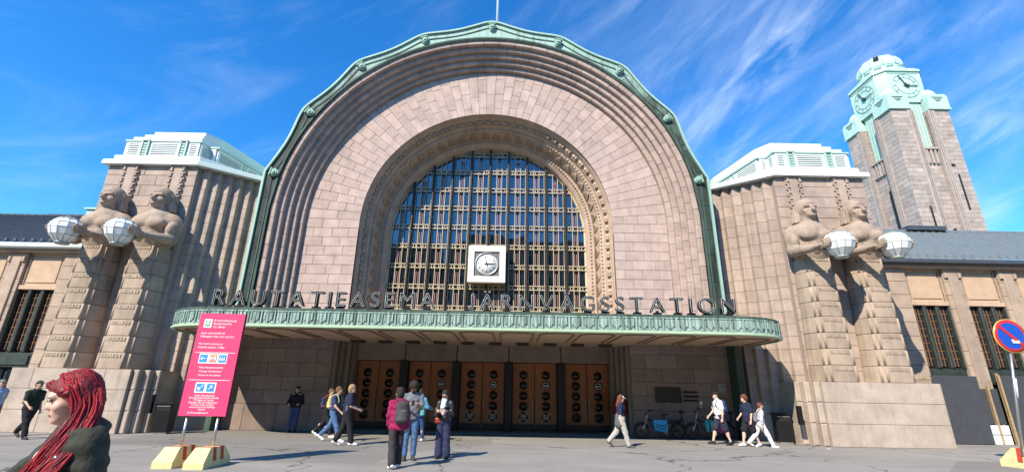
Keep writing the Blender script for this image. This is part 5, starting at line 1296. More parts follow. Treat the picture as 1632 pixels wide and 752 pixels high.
    if hair:
        kind, hm = hair[0], hair[1]; g = Fig(); E_ = lambda p, r, kk=.02, sub=False: g.ell(p, np.array(r) * k, kk, Rm, sub); rs = .010
        if kind in ('short', 'curly', 'bun', 'bob', 'long'):
            big = {'short': .010, 'curly': .034, 'bun': .014, 'bob': .022, 'long': .018}[kind]
            E_(P(0, -.02, .04), (.078 + big, .090 + big, .088 + big)); E_(P(0, -.06, -.01), (.072 + big * .8, .05 + big, .08))
            if kind == 'bob': E_(P(0, -.05, -.05), (.092, .07, .10), .03)
            if kind == 'long':
                for q in (-1, 1): g.limb(P(q * .06, -.03, .02), P(q * .075, -.02, -.16), .035 * k, .03 * k, .03)
                g.limb(P(0, -.07, 0), P(0, -.09, -.26), .06 * k, .045 * k, .04, (J['side'], 1.5))
            if kind == 'bun': E_(P(0, -.10, .075), (.045, .045, .04), .015)
            E_(P(0, .105, -.035), (.072, .085, .085), .02, True)
            amp = {'short': .004, 'curly': .013, 'bun': .004, 'bob': .007, 'long': .006}[kind]
            g.warp = lambda Q: amp * np.sin(Q[:, 0] * 150 + 3 * np.sin(Q[:, 2] * 60)) * np.sin(Q[:, 1] * 130 + 1) * np.sin(Q[:, 2] * 120)
            ho = link('hair', fig_mesh('hair', [(*g.mesh(rs), 0)], hm), t)
        if len(hair) > 2:                              # cap with a peak
            c_ = Fig(); c_.ell(P(0, -.008, .055), np.array((.088, .106, .075)) * k, .01, Rm); c_.plane(P(0, 0, .042), -J['hu']); c_.limb(P(-.035, .10, .045), P(.035, .10, .045), .012 * k, .012 * k, .01); c_.ell(P(0, .115, .044), np.array((.07, .075, .010)) * k, .012, Rm)
            link('cap', fig_mesh('cap', [(*c_.mesh(.009), 0)], hair[2]), t)
    for ex in extras: ex(t, J, P, Rm)
    return t
def ex_beard(m):
    def f(t, J, P, Rm):
        k = J['k']; g = Fig(); g.ell(P(0, .055, -.075), np.array((.056, .052, .045)) * k, .01, Rm); g.ell(P(0, .09, -.052), np.array((.03, .02, .012)) * k, .01, Rm); g.ell(P(0, .11, -.06), np.array((.016, .02, .006)) * k, .004, Rm, True); link('beard', fig_mesh('beard', [(*g.mesh(.008), 0)], m), t)
    return f
def ex_glasses(m):
    def f(t, J, P, Rm):
        k = J['k']; mb = MB()
        for q in (-1, 1): mb.tube([P(q * .012, .108, .012), P(q * .048, .100, .012)], .013 * k, 6); mb.tube([P(q * .052, .096, .014), P(q * .078, -.01, .012)], .003 * k, 4)
        mb.tube([P(-.012, .108, .014), P(.012, .108, .014)], .003 * k, 4); mb.build('sunglasses', m, t)
    return f
def ex_pack(mat, strap, size=1., dz=0., dx=0., label=None, dy=0., pocket=None):
    """rucksack on the back, with front pocket and shoulder straps"""
    def f(t, J, P, Rm):
        k = J['k'] * size; c = J['chest'] + np.array([dx, (.195 + dy) * J['k'], (-.05 + dz) * J['k']]); g = Fig()
        g.limb(c + np.array([0, 0, -.14 * k]), c + np.array([0, 0, .13 * k]), .088 * k, .078 * k, .03, ((1, 0, 0), 1.6)); g.warp = wrinkle(.004, 30, 2)
        bp = link('backpack', fig_mesh('backpack', [(*g.mesh(.014), 0)], mat), t)
        if label: bp['label'] = label
        g = Fig(); g.limb(c + np.array([0, .06 * k, -.13 * k]), c + np.array([0, .06 * k, .0]), .06 * k, .055 * k, .02, ((1, 0, 0), 1.7)); link('pocket', fig_mesh('pocket', [(*g.mesh(.014), 0)], pocket or mat), bp)
        mb = MB()
        for q in (-1, 1):
            s0 = J['neck0'] + np.array([q * .105 * J['k'], 0, -.005]); ch = J['chest']; kk = J['k']
            mb.tube([c + np.array([q * .08, -.03, .16 * k]), s0 + np.array([0, .05 * kk, .055 * kk]), s0 + np.array([0, -.055 * kk, .03 * kk]), ch + np.array([q * .12 * kk, -.155 * kk, -.02]), ch + np.array([q * .17 * kk, -.06 * kk, -.15 * kk]), c + np.array([q * .12, 0, -.14 * k])], .018 * kk, 6)
        mb.build('strap', strap, bp)
    return f
def ex_phone():
    def f(t, J, P, Rm):
        a = (J['wr0'] + J['hd0'] * .09 * J['k']); b = (J['wr1'] + J['hd1'] * .09 * J['k']); c = (a + b) / 2 + np.array([0, -.01, .02]); mb = MB(); mb.hexa([c + np.array(v) for v in ((-.036, -.02, -.06), (.036, -.02, -.06), (.036, .03, .06), (-.036, .03, .06), (-.036, -.03, -.057), (.036, -.03, -.057), (.036, .02, .063), (-.036, .02, .063))]); mb.build('phone', MT['black'], t)
    return f
def ex_bag(mat, side, dz=-.02, size=(.09, .05, .08), strap=None, dy=-.03, ox=.17, name='shoulder_bag'):
    def f(t, J, P, Rm):
        k = J['k']; c = J['pel'] + np.array([side * ox * k, dy * k, dz * k]); g = Fig(); g.limb(c - np.array([0, 0, size[2] * .5]), c + np.array([0, 0, size[2] * .5]), size[1], size[1] * .85, .01, ((1, 0, 0), size[0] / size[1])); bg_ = link(name, fig_mesh('bag', [(*g.mesh(.012), 0)], mat), t)
        if strap: mb = MB(); o = J['sh%d' % (0 if side > 0 else 1)] + np.array([0, -.0, .06 * k]); mb.tube([c + np.array([0, .0, size[2]]), J['chest'] + np.array([side * .02, -.165 * k, 0]), o, J['chest'] + np.array([-side * .05, .15 * k, 0]), c + np.array([0, .04, size[2]])], .010, 5); mb.build('strap', strap, bg_)
    return f

BLACK_C = cloth('black_cloth', (.018, .018, .022)); NAVY_C = cloth('navy_cloth', (.022, .028, .06)); JEANS = cloth('blue_denim', (.075, .15, .29), noise=.25, ns=14); JEANS_D = cloth('dark_denim', (.04, .075, .17), noise=.2, ns=14); WHITE_C = cloth('white_cloth', (.80, .79, .76), noise=.05); GREY_C = cloth('grey_cloth', (.15, .165, .18)); BLUE_T = cloth('blue_tee', (.035, .055, .13))
HAIR_DK = plain('dark_hair', (.022, .016, .013), .85, noise=.3, nscale=60); HAIR_BR = plain('brown_hair', (.16, .085, .045), .85, noise=.3, nscale=60); HAIR_FAIR = plain('fair_hair', (.32, .20, .10), .85, noise=.3, nscale=60); HAIR_AUB = plain('auburn_hair', (.16, .05, .025), .85, noise=.3, nscale=60)
SHOE_W = plain('white_shoe', (.78, .77, .74), .6); SHOE_B = plain('black_shoe', (.02, .02, .02), .6)
WALK = ((22, 4, 0), (-20, 28, 38)); WALK2 = ((-18, 26, 34), (20, 3, 0)); STAND = ((3, 4), (-4, 2)); AW = ((22, 8, 18, 0), (-16, 8, 14, 0)); AW2 = ((-16, 8, 14, 0), (22, 8, 20, 0)); AS = ((2, 9, 12, .0), (4, 9, 14, .0))

# in front of the wall under the canopy
person('man standing by the shaded wall in black jacket with pale shoulder stripes and jeans', (-8.75, 20.35), 8, 1.76, pose_of(1.76, legs=((4, 0), (-2, 0)), arms=((14, 16, 62, .35), (14, 16, 62, .35)), nod=18), top=dict(mat=BLACK_C, sleeve=1.95, loose=.03, hem=.02, name='jacket', collar=1), legs=dict(mat=JEANS_D, loose=.016), shoe=SHOE_B, hair=('short', HAIR_DK), res=.022,
       extras=[lambda t, J, P, Rm: [MB().bar(J['sh%d' % i] + np.array([0, -.07, .035]), J['neck0'] + np.array([(i * 2 - 1) * .07, -.09, .0]), .02, .02).build('shoulder_stripe', MT['white'], t) for i in (0, 1)]])
# three walking to the right
person('walker in black with a dark backpack and red straps, behind the man in jeans', (-6.75, 18.5), 84, 1.74, pose_of(1.74, legs=WALK, arms=AW, lean=4, nod=10), top=dict(mat=BLACK_C, sleeve=1.9, loose=.022, name='hoodie', hood=1), legs=dict(mat=BLACK_C, loose=.014), shoe=SHOE_W, hair=('short', HAIR_BR), res=.022, extras=[ex_pack(cloth('indigo_pack', (.04, .04, .09)), cloth('red_strap', (.5, .05, .02)), 1., -.02)])
person('walker in blue tee and blue jeans with a yellow backpack', (-5.95, 17.0), 82, 1.80, pose_of(1.80, legs=((24, 4, 0), (-22, 26, 36)), arms=((20, 6, 30, .1), (30, 6, 45, .2)), lean=4, turn=18), top=dict(mat=BLUE_T, sleeve=.6, loose=.018), legs=dict(mat=JEANS, loose=.016), shoe=SHOE_W, hair=('short', HAIR_BR), res=.022, extras=[ex_pack(cloth('yellow_pack', (.55, .46, .2)), cloth('yellow_strap', (.5, .42, .2)), 1.05, .0)])
person('fair-haired walker all in black with bright white shoes and shoulder bag', (-5.15, 15.95), 112, 1.80, pose_of(1.80, legs=((14, 4, 0), (-12, 16, 20)), arms=((8, 8, 60, .25), (24, 10, 40, .2)), lean=2, turn=-25), top=dict(mat=NAVY_C, sleeve=.7, loose=.028), legs=dict(mat=BLACK_C, loose=.03), shoe=SHOE_W, hair=('bob', HAIR_FAIR), res=.020, extras=[ex_bag(cloth('grey_bag', (.10, .10, .11)), -1, .1, (.10, .05, .10), BLACK_C, .05, .16)])
# group in the foreground
person('woman seen from behind in magenta jacket with a dark grey backpack and flared trousers', (-2.56, 11.55), 205, 1.68, pose_of(1.68, legs=((6, 2, 0), (-10, 8, 12)), arms=((-6, 10, 12, 0), (6, 8, 30, .2)), female=True, turn=20), skin=SKIN_BROWN, top=dict(mat=cloth('magenta_jacket', (.30, .018, .085)), sleeve=1.92, loose=.034, hem=-.10, name='jacket', fold=1.6), legs=dict(mat=cloth('charcoal_trousers', (.045, .036, .04)), loose=.006, flare=.034, len=1.95), shoe=SHOE_W, hair=('bob', HAIR_DK), res=.016, female=True,
       extras=[ex_pack(cloth('charcoal_pack', (.06, .058, .062), noise=.4, ns=25), cloth('pack_strap', (.03, .03, .03)), 1.22, -.06, -.05, pocket=cloth('pack_pocket', (.085, .08, .085), noise=.4, ns=25))])
person('bearded man in grey tee and jeans looking down at his phone', (-2.50, 12.85), 12, 1.86, pose_of(1.86, legs=((4, 6), (-3, 2)), arms=((22, 6, 88, .42), (24, 6, 86, .40)), nod=28), skin=SKIN_BROWN, top=dict(mat=GREY_C, sleeve=.7, loose=.02), legs=dict(mat=JEANS, loose=.014), shoe=plain('dark_trainer', (.05, .045, .035), .6), hair=('curly', HAIR_DK), res=.016, extras=[ex_beard(HAIR_DK), ex_glasses(MT['black']), ex_phone()])
person('person in light blue top with a teal tote bag behind the bearded man', (-3.15, 17.6), 160, 1.70, pose_of(1.70, legs=((10, 4, 0), (-8, 10, 10)), arms=((10, 22, 70, .1), (6, 16, 50, .1))), top=dict(mat=cloth('light_blue_top', (.10, .26, .42)), sleeve=1.9, loose=.03), legs=dict(mat=JEANS_D, loose=.014), shoe=SHOE_W, hair=('short', HAIR_DK), res=.022, extras=[ex_bag(cloth('teal_tote', (.10, .36, .38)), -1, .06, (.15, .07, .22), None, .14, .12, 'tote_bag')])
person('woman in black leather jacket and wide navy trousers with white scarf and red bag', (-1.72, 13.3), -6, 1.66, pose_of(1.66, legs=((2, 2), (-2, 2)), arms=((18, 10, 88, .40), (18, 10, 88, .42)), nod=22, female=True), top=dict(mat=plain('black_leather', (.022, .022, .026), .35, noise=.2, nscale=20), sleeve=1.92, loose=.026, hem=.02, name='jacket', inner=cloth('pale_top', (.5, .5, .55)), fold=1.5), legs=dict(mat=cloth('navy_trousers', (.032, .038, .085)), loose=.012, flare=.055, len=1.93), shoe=SHOE_B, hair=('bun', HAIR_DK), res=.016, female=True,
       extras=[ex_glasses(MT['black']), ex_phone(), ex_bag(plain('red_leather', (.30, .03, .02), .4), -1, .0, (.10, .045, .07), plain('red_strap2', (.26, .03, .02), .5), -.10, .17),
               lambda t, J, P, Rm: link('scarf', fig_mesh('scarf', [(*(lambda g: (g.limb(J['neck1'] + np.array([0, -.05, -.04]), J['chest'] + np.array([-.02, -.16, -.02]), .062, .05, .02, ((1, 0, 0), 1.2)), g.mesh(.012))[1])(Fig()), 0)], WHITE_C), t)])
# right half of the forecourt
person('girl walking right in white cap, navy top, grey jumper round the waist and pale trousers', (3.78, 16.85), 88, 1.66, pose_of(1.66, legs=((16, 2, 0), (-20, 24, 40)), arms=((-6, 6, 12, 0), (6, 6, 14, 0)), nod=14, female=True), top=dict(mat=NAVY_C, sleeve=.9, loose=.02), legs=dict(mat=cloth('stone_trousers', (.42, .40, .36)), loose=.03, len=1.95), shoe=plain('black_white_shoe', (.10, .10, .10), .6), hair=('long', HAIR_AUB, WHITE_C), res=.018, female=True, skin=SKIN_PALE,
       extras=[lambda t, J, P, Rm: link('tied_jumper', fig_mesh('tied', [(*(lambda g: (g.limb(J['pel'] + np.array([0, .02, .06]), J['pel'] + np.array([0, .04, -.16]), .155, .17, .04, ((1, 0, 0), 1.1)), setattr(g, 'warp', wrinkle(.006, 30)), g.mesh(.018))[2])(Fig()), 0)], cloth('grey_jumper', (.12, .125, .13))), t)])
person('person in dark red jacket in the shade by the last door', (4.75, 21.3), 170, 1.72, pose_of(1.72, legs=STAND, arms=AS), top=dict(mat=cloth('dark_red_jacket', (.22, .02, .02)), sleeve=1.95, loose=.035, name='jacket'), legs=dict(mat=BLACK_C, loose=.016), shoe=SHOE_B, hair=('short', HAIR_DK), res=.024)
person('man in white tee, dark shorts, black cap and blue backpack walking left', (7.78, 18.35), -86, 1.82, pose_of(1.82, legs=((22, 6, 0), (-14, 6, 8)), arms=((14, 8, 30, 0), (-6, 8, 16, 0)), lean=3), skin=SKIN_PALE, top=dict(mat=WHITE_C, sleeve=.7, loose=.03, hem=-.05), legs=dict(mat=cloth('dark_shorts', (.028, .032, .055)), loose=.03, len=.92, name='shorts'), shoe=SHOE_B, hair=('short', HAIR_DK, BLACK_C), res=.020, extras=[ex_pack(cloth('blue_pack', (.03, .06, .18)), cloth('blue_strap', (.02, .03, .06)), 1.05)])
person('curly-haired walker in black tee and dark shorts', (8.62, 17.95), -80, 1.72, pose_of(1.72, legs=((20, 10, 0), (-14, 10, 12)), arms=((8, 8, 40, .2), (-4, 8, 18, 0)), lean=3), skin=SKIN_PALE, top=dict(mat=NAVY_C, sleeve=.7, loose=.034, hem=-.08), legs=dict(mat=BLACK_C, loose=.03, len=.85, name='shorts'), shoe=SHOE_W, hair=('curly', HAIR_AUB), res=.020)
person('youngster in white trousers and dark-sleeved white top striding right with a drawstring bag', (8.95, 17.75), 84, 1.52, pose_of(1.52, legs=((26, 4, 0), (-26, 20, 30)), arms=((-12, 8, 10, 0), (14, 8, 12, 0)), lean=6), top=dict(mat=cloth('white_dark_top', (.55, .55, .56), noise=.3), sleeve=1.6, loose=.022), legs=dict(mat=WHITE_C, loose=.024, len=1.95), shoe=SHOE_W, hair=('short', HAIR_AUB), res=.020, extras=[ex_pack(cloth('drawstring', (.20, .20, .24), noise=.5, ns=30), BLACK_C, .9, -.08)])
# left edge
person('man in black tee and cap with a grey waist bag walking past the left plinth', (-15.55, 16.2), 75, 1.80, pose_of(1.80, legs=WALK, arms=((14, 10, 40, .1), (-14, 10, 30, 0)), lean=4), top=dict(mat=cloth('dark_green_tee', (.018, .026, .018)), sleeve=.7, loose=.026, hem=-.04), legs=dict(mat=BLACK_C, loose=.026), shoe=SHOE_B, hair=('short', HAIR_DK, cloth('dark_cap', (.05, .045, .04))), res=.022, extras=[ex_bag(cloth('grey_waist_bag', (.22, .22, .22)), -1, .16, (.15, .05, .05), None, .06, .10, 'waist_bag')])
person('man in light blue shirt and grey cap at the left edge of the picture', (-17.2, 16.6), 70, 1.82, pose_of(1.82, legs=WALK2, arms=AW, lean=3), top=dict(mat=cloth('pale_blue_shirt', (.30, .42, .58)), sleeve=.7, loose=.026, hem=-.05), legs=dict(mat=JEANS_D, loose=.02), shoe=SHOE_B, hair=('short', HAIR_DK, cloth('grey_cap', (.16, .17, .17))), res=.022)
# ================================================================ woman in the foreground
def foreground_woman():
    loc = (-2.14, 2.52); rz = -38; h = 1.66
    J = pose_of(h, legs=((4, 4), (-4, 2)), arms=((30, 48, 10, -.35), (-10, 14, 50, .25)), nod=19, turn=-3, female=True)
    k = J['k']; olive = plain('olive_jacket', (.034, .035, .024), .85, noise=.35, nscale=22, bump=.6); red = plain('red_hair', (.30, .010, .020), .62, noise=.6, nscale=120, spec=.3); red_d = plain('red_hair_dark', (.16, .007, .012), .62, noise=.45, nscale=60)
    t = person('woman in the left foreground with long bright red dreadlocks and an open olive jacket', loc, rz, h, J, skin=SKIN_PALE, legs=dict(mat=cloth('pale_jeans', (.38, .48, .56)), loose=.012), shoe=SHOE_B, res=.010, female=True)
    # striped black top round the ribs
    for i in range(4):
        c = J['chest'] + np.array([0, -.005, -.06 - i * .022]) * k; m_ = MB(); m_.tube([(c[0] + .172 * k * math.cos(a), c[1] + .150 * k * math.sin(a) - (.02 if math.sin(a) < 0 else 0), c[2]) for a in [2 * math.pi * q / 28 for q in range(29)]], .0095, 6, False); m_.build('top_stripe', BLACK_C, t)
    g = Fig(); L = g.limb; a = .020 * k                # jacket, open at the front
    L(J['pel'], J['waist'], .14 * k + a, .12 * k + a, .05, ((1, 0, 0), 1.25)); L(J['waist'], J['chest'], .118 * k + a, .122 * k + a, .06, ((1, 0, 0), 1.35)); L(J['chest'], J['neck0'], .112 * k + a, .07 * k + a * .5, .06, ((1, 0, 0), 1.4))
    for i in (0, 1):
        L(J['neck0'] - np.array([0, 0, .02]), J['sh%d' % i], .07 * k + a * .5, .068 * k + a * .6, .05); L(J['sh%d' % i], J['el%d' % i], .066 * k + a * .6, .056 * k + a * .6, .03); L(J['el%d' % i], J['wr%d' % i], .056 * k + a * .6, .05 * k + a * .6, .03)
    g.ell(J['neck0'] + np.array([0, .03, .01]), (.12 * k, .10 * k, .05 * k), .03)                         # rolled collar
    g.ell(J['neck0'] + np.array([0, -.10, .06]), (.085 * k, .13 * k, .09 * k), .02, sub=True); g.ell(J['chest'] + np.array([-.01, -.20, -.06]), (.125 * k, .13 * k, .26 * k), .02, sub=True)
    wa, wb = wrinkle(.0030, 38, 1.3), wrinkle(.0022, 85, 4.1); g.warp = lambda Q: wa(Q) + wb(Q) + .0055 * np.sin(62 * Q[:, 2] + 5 * np.sin(11 * Q[:, 0] + 1) + 5 * np.sin(9 * Q[:, 1])) * (np.sin(7 * Q[:, 0] + 5 * Q[:, 1] + 9 * Q[:, 2]) > -.2); jk = link('jacket', fig_mesh('jacket', [(*g.mesh(.010), 0)], olive), t)
    sh = J['sh1']; m_ = MB(); m_.tube([sh + np.array([.02, .07 * math.cos(q), .07 * math.sin(q)]) for q in [2 * math.pi * i / 20 for i in range(21)]], .0045, 5, False); m_.build('sleeve_seam', olive, jk)
    n0 = J['neck0']; m_ = MB(); m_.tube([n0 + np.array([.098 * math.cos(q), .005 + .085 * math.sin(q), .022]) for q in [R(-40 + 260 * i / 20) for i in range(21)]], .018, 7); m_.build('collar', olive, jk)
    # hair: shell with side-swept fringe, then locks
    c, f, s, u = J['head'], J['fwd'], J['side'], J['hu']; Rm = np.stack([s, -f, u], 1); P = lambda x, y, z: c + s * x * k + f * y * k + u * z * k
    g = Fig(); E_ = lambda p, r, kk=.02, sub=False: g.ell(p, np.array(r) * k, kk, Rm, sub)
    E_(P(.0, -.022, .042), (.090, .100, .090)); E_(P(0, -.06, -.02), (.088, .065, .11)); E_(P(.072, -.035, -.03), (.028, .05, .10), .03); g.limb(P(-.050, .074, .085), P(.084, .035, .030), .020 * k, .016 * k, .03); E_(P(-.01, .135, -.05), (.105, .092, .092), .012, True)
    g.warp = lambda Q: .004 * np.sin(Q[:, 0] * 260 + 5 * np.sin(Q[:, 2] * 40)) * np.sin(Q[:, 1] * 230 + 2 * np.sin(Q[:, 2] * 70)); hr = link('hair', fig_mesh('hair', [(*g.mesh(.006), 0)], red_d), t)
    rnd = random.Random(21)
    for i in range(190):
        # roots fan from the temple over the crown to the nape; tips fall over the near shoulder and chest
        fr = rnd.random(); th_ = R(15 + 75 * rnd.random()); ya_ = .045 - .135 * fr
        root = P(.096 * math.cos(th_) * math.sqrt(max(.2, 1 - (ya_ / .12) ** 2)), ya_, .035 + .10 * math.sin(th_) * math.sqrt(max(.2, 1 - (ya_ / .12) ** 2)))
        m1 = P(.098 + .022 * rnd.random(), .035 - .125 * fr, -.05 - .05 * rnd.random())
        sh = J['sh1']; ch = J['chest']
        m2 = np.array([.13 + .03 * fr + .05 * rnd.random() * fr, -.125 + .12 * fr - .02 * rnd.random(), sh[2] + .01 - .02 * rnd.random()])
        m3 = np.array([.08 + .14 * fr + .03 * rnd.random(), -.185 + .07 * fr - .03 * rnd.random(), sh[2] - .16 - .03 * rnd.random()])
        e = np.array([.01 + .24 * fr + .03 * rnd.random(), -.215 + .05 * fr - .03 * rnd.random(), sh[2] - .36 - .16 * rnd.random()])
        ctl = [np.array(root), np.array(m1), m2, m3, e]; pts = []; n = 16
        for j in range(n + 1):                         # Catmull-Rom through the controls, with a slight kink
            x = j / n * (len(ctl) - 1); a0 = min(int(x), len(ctl) - 2); v = x - a0; p0, p1, p2, p3 = ctl[max(a0 - 1, 0)], ctl[a0], ctl[a0 + 1], ctl[min(a0 + 2, len(ctl) - 1)]
            p = .5 * (2 * p1 + (p2 - p0) * v + (2 * p0 - 5 * p1 + 4 * p2 - p3) * v * v + (3 * p1 - p0 - 3 * p2 + p3) * v ** 3); pts.append(p + np.array([rnd.uniform(-.003, .003) for _ in range(3)]))
        r0 = rnd.uniform(.003, .0068); m_ = MB(); m_.tube(pts, [r0 * (1 - .35 * j / n) * (1 + .12 * math.sin(j * 2.1 + i)) for j in range(n + 1)], 6); m_.build('dreadlock', red if rnd.random() < .62 else red_d, hr)
        if rnd.random() < .10: b_ = pts[rnd.randint(9, 14)]; d_ = pts[12] - pts[11]; d_ = d_ / np.linalg.norm(d_) * .008; m_ = MB(); m_.tube([b_ - d_, b_ + d_], r0 * 1.35, 8); m_.build('hair_bead', MT['steel'], hr)
    def on_shell(x, y):                                # height of the hair shell above a point of the head
        return .042 + .092 * math.sqrt(max(0.02, 1 - (x / .092) ** 2 - ((y + .022) / .104) ** 2))
    for i in range(130):                               # fine strands combed from the parting over the crown and across the brow
        fr = rnd.random(); y0 = .070 - .150 * fr; x0_ = -.030 + rnd.uniform(-.012, .012); pts = []
        y1 = max(-.085, y0 - .03 - .02 * rnd.random()) if fr > .2 else .048 - .03 * rnd.random(); zend = .0 + .04 * rnd.random()
        for j in range(9):
            v = j / 8; x = x0_ + (.0905 - x0_) * v; y = y0 + (y1 - y0) * v ** 1.3; z = on_shell(x, y) if v < .9 else zend
            if fr < .2: z = on_shell(x, min(y, .055)) - .028 * math.sin(math.pi * min(v * 1.15, 1)) - .01 * v; y = y + .018 * (1 - v) + .006
            pts.append(P(x, y, z + rnd.uniform(-.0015, .0015)))
        m_ = MB(); m_.tube(pts, [.0034 * (1 - .3 * j / 8) for j in range(9)], 5); m_.build('hair_strand', red if rnd.random() < .6 else red_d, hr)
    for i in range(8):                                # stray curls on the crown
        a = rnd.random() * 6.28; b0 = P(.06 * math.cos(a), -.02 + .065 * math.sin(a), .105 + .012 * rnd.random()); m_ = MB(); m_.tube([b0, b0 + u * .012 + s * rnd.uniform(-.012, .012), b0 + u * .016 + s * rnd.uniform(-.02, .02) - f * rnd.uniform(0, .02), b0 + u * .006 - f * rnd.uniform(.01, .03)], .0011, 4); m_.build('stray_hair', red, hr)
    m_ = MB(); m_.tube([P(-.012, .122, -.035), P(-.004, .124, -.043), P(.006, .121, -.036)], .0014, 5); m_.build('nose_ring', MT['steel'], t)
foreground_woman()

# ================================================================ street furniture
def text_on(t, txt, size, x, z, y, mat, align='CENTER'):
    cu_ = bpy.data.curves.new('txt', 'FONT'); cu_.body = txt; cu_.size = size; cu_.align_x = align; cu_.align_y = 'CENTER'; cu_.resolution_u = 2; cu_.offset = size * .012
    o = bpy.data.objects.new('txt', cu_); col.objects.link(o); dg = bpy.context.evaluated_depsgraph_get(); me = bpy.data.meshes.new_from_object(o.evaluated_get(dg)); bpy.data.objects.remove(o)
    me.materials.clear(); me.materials.append(mat); o = link('lettering', me, t); o.location = (x, y, z); o.rotation_euler = (math.pi / 2, 0, 0); o['kind'] = 'stuff'; return o
def pink_sign():
    t = thing('info_sign', 'tall pink information board on two steel posts in front of the left pylon', 'sign', (-6.98, 11.4, 0), R(4))
    pink = plain('pink_board', (.78, .055, .17), .45); side = plain('board_edge', (.20, .012, .04), .5); blue = plain('sign_blue', (.035, .30, .66), .4)
    w, z0, z1 = .52, 1.02, 3.34; m_ = MB(); m_.box(-w, w, -.05, .05, z0, z1); m_.m = [0, 0, 1, 1, 1, 1]; bd = m_.build('board', [pink, side], t); y = -.054
    for z in (2.42, 1.80): MB().box(-w + .06, w - .06, y, -.049, z - .006, z + .006).build('divider', MT['white'], bd)
    # first block
    MB().box(-.40, -.22, y, -.049, 3.0, 3.20).build('pictogram', MT['white'], bd); MB().box(-.365, -.255, y - .003, y, 3.03, 3.17).build('pictogram', plain('sign_green', (.10, .45, .22), .5), bd); MB().box(-.34, -.28, y - .006, y - .003, 3.07, 3.15).build('pictogram', MT['white'], bd)
    for i, s_ in enumerate(('Ei metroliikennettä', 'Rautatientorilla', '2.5. alkaen')): text_on(bd, s_, .068, -.18, 3.17 - i * .075, y, MT['white'], 'LEFT')
    for i, s_ in enumerate(('Ingen metrotrafik till', 'Helsingfors från och med 2.5.')): text_on(bd, s_, .066, -.42, 2.87 - i * .08, y, MT['white'], 'LEFT')
    for i, s_ in enumerate(('No metro service at', 'Helsinki station, 2 May')): text_on(bd, s_, .066, -.42, 2.62 - i * .08, y, MT['white'], 'LEFT')
    def plate(x0, x1, za, zb): MB().box(x0, x1, y, -.049, za, zb).build('pictogram_plate', MT['white'], bd)
    def tile(x, z, m=blue, s_=.085): MB().box(x - s_, x + s_, y - .004, y, z - s_, z + s_).build('pictogram', m, bd)
    yy = y - .008
    def arrow(x, z, an):
        m_ = MB(); d = Vector((math.cos(an), 0, math.sin(an))); c = Vector((x, yy, z)); tip = c + d * .055; m_.bar(c - d * .055, tip, .006, .018, up=(0, 1, 0))
        for q in (2.4, -2.4): e = Vector((math.cos(an + q), 0, math.sin(an + q))); m_.bar(tip, tip + e * .055, .006, .018, up=(0, 1, 0))
        m_.build('arrow', MT['white'], bd)
    plate(-.34, .30, 2.17, 2.40); tile(-.235, 2.285); arrow(-.235, 2.285, math.pi); tile(-.02, 2.285, plain('metro_red', (.72, .28, .16), .4)); tile(.195, 2.285)
    m_ = MB()                                          # M of the metro and lift figures
    for a, b in (((-.075, 2.235), (-.075, 2.335)), ((-.075, 2.335), (-.02, 2.27)), ((-.02, 2.27), (.035, 2.335)), ((.035, 2.335), (.035, 2.235))): m_.bar((a[0], yy, a[1]), (b[0], yy, b[1]), .006, .024, up=(0, 1, 0))
    for dx in (-.045, 0, .045): m_.bar((.195 + dx, yy, 2.235), (.195 + dx, yy, 2.30), .006, .026, up=(0, 1, 0)); m_.bar((.195 + dx, yy, 2.315), (.195 + dx, yy, 2.335), .006, .018, up=(0, 1, 0))
    m_.build('pictogram', MT['white'], bd)
    for i, s_ in enumerate(('Pääsy Rautatieasemalle', 'Passage till stationen', 'Access to the station')): text_on(bd, s_, .060, -.02, 2.08 - i * .085, y, MT['white'])
    plate(-.28, .18, 1.52, 1.75); tile(-.165, 1.635); tile(.065, 1.635); arrow(.065, 1.635, R(45))
    m_ = MB(); m_.box(-.22, -.15, yy - .003, yy + .003, 1.58, 1.64); m_.bar((-.14, yy, 1.64), (-.10, yy, 1.70), .006, .02, up=(0, 1, 0)); m_.build('pictogram', MT['white'], bd)
    for i, s_ in enumerate(('Kulku Kaivokadulta', 'Esteettömästi Elielinaukiolta', 'Till tågen på natten', 'Passage från järnvägstorget', 'To the trains at night,', 'access from the Railway', 'Square')): text_on(bd, s_, .058, -.03, 1.46 - i * .05, y, MT['white'])
    text_on(bd, 'hsl.fi/rautatientori', .062, -.1, 1.09, y, MT['white'])
    for x in (-.34, .34): m_ = MB(); m_.tube([(x, .02, .3), (x, .02, 1.018)], .032, 10); m_.build('post', MT['steel'], t)
pink_sign()
YEL = plain('yellow_concrete', (.72, .62, .30), .9, noise=.12, nscale=9, bump=.2); REDP = plain('red_paint', (.52, .06, .03), .7, noise=.15, nscale=20)
def weight(loc, rz, label, sc=1.):
    t = thing('concrete_weight', label, 'concrete weight', loc, rz, 'yellow concrete sign weights'); l, w, h = .66 * sc, .24 * sc, .46 * sc
    m_ = MB(); A = [(-l, 0), (l, 0), (l, .14 * sc), (l - .30 * sc, h), (-l + .30 * sc, h), (-l, .14 * sc)]; n = len(A)
    B = lambda s_: [(s_ * (w if z < .2 * sc else w * .78), yy, z) for yy, z in A]
    m_.add(B(-1) + B(1), [tuple(range(n)), tuple(range(2 * n - 1, n - 1, -1))] + [(i, n + i, n + (i + 1) % n, (i + 1) % n) for i in range(n)]); recalc(m_.build('block', YEL, t))
    for yy in (-.16 * sc, .2 * sc):
        m_ = MB(); e = .006; pr = [(-w - e, .15 * sc), (-w * .78 - e, h + e), (w * .78 + e, h + e), (w + e, .15 * sc)]
        for (xa, za), (xb, zb) in zip(pr, pr[1:]): m_.add([(xa, yy - .06, za), (xa, yy + .06, za), (xb, yy + .06, zb), (xb, yy - .06, zb)], [(0, 1, 2, 3)])
        m_.build('red_band', REDP, t)
    return t
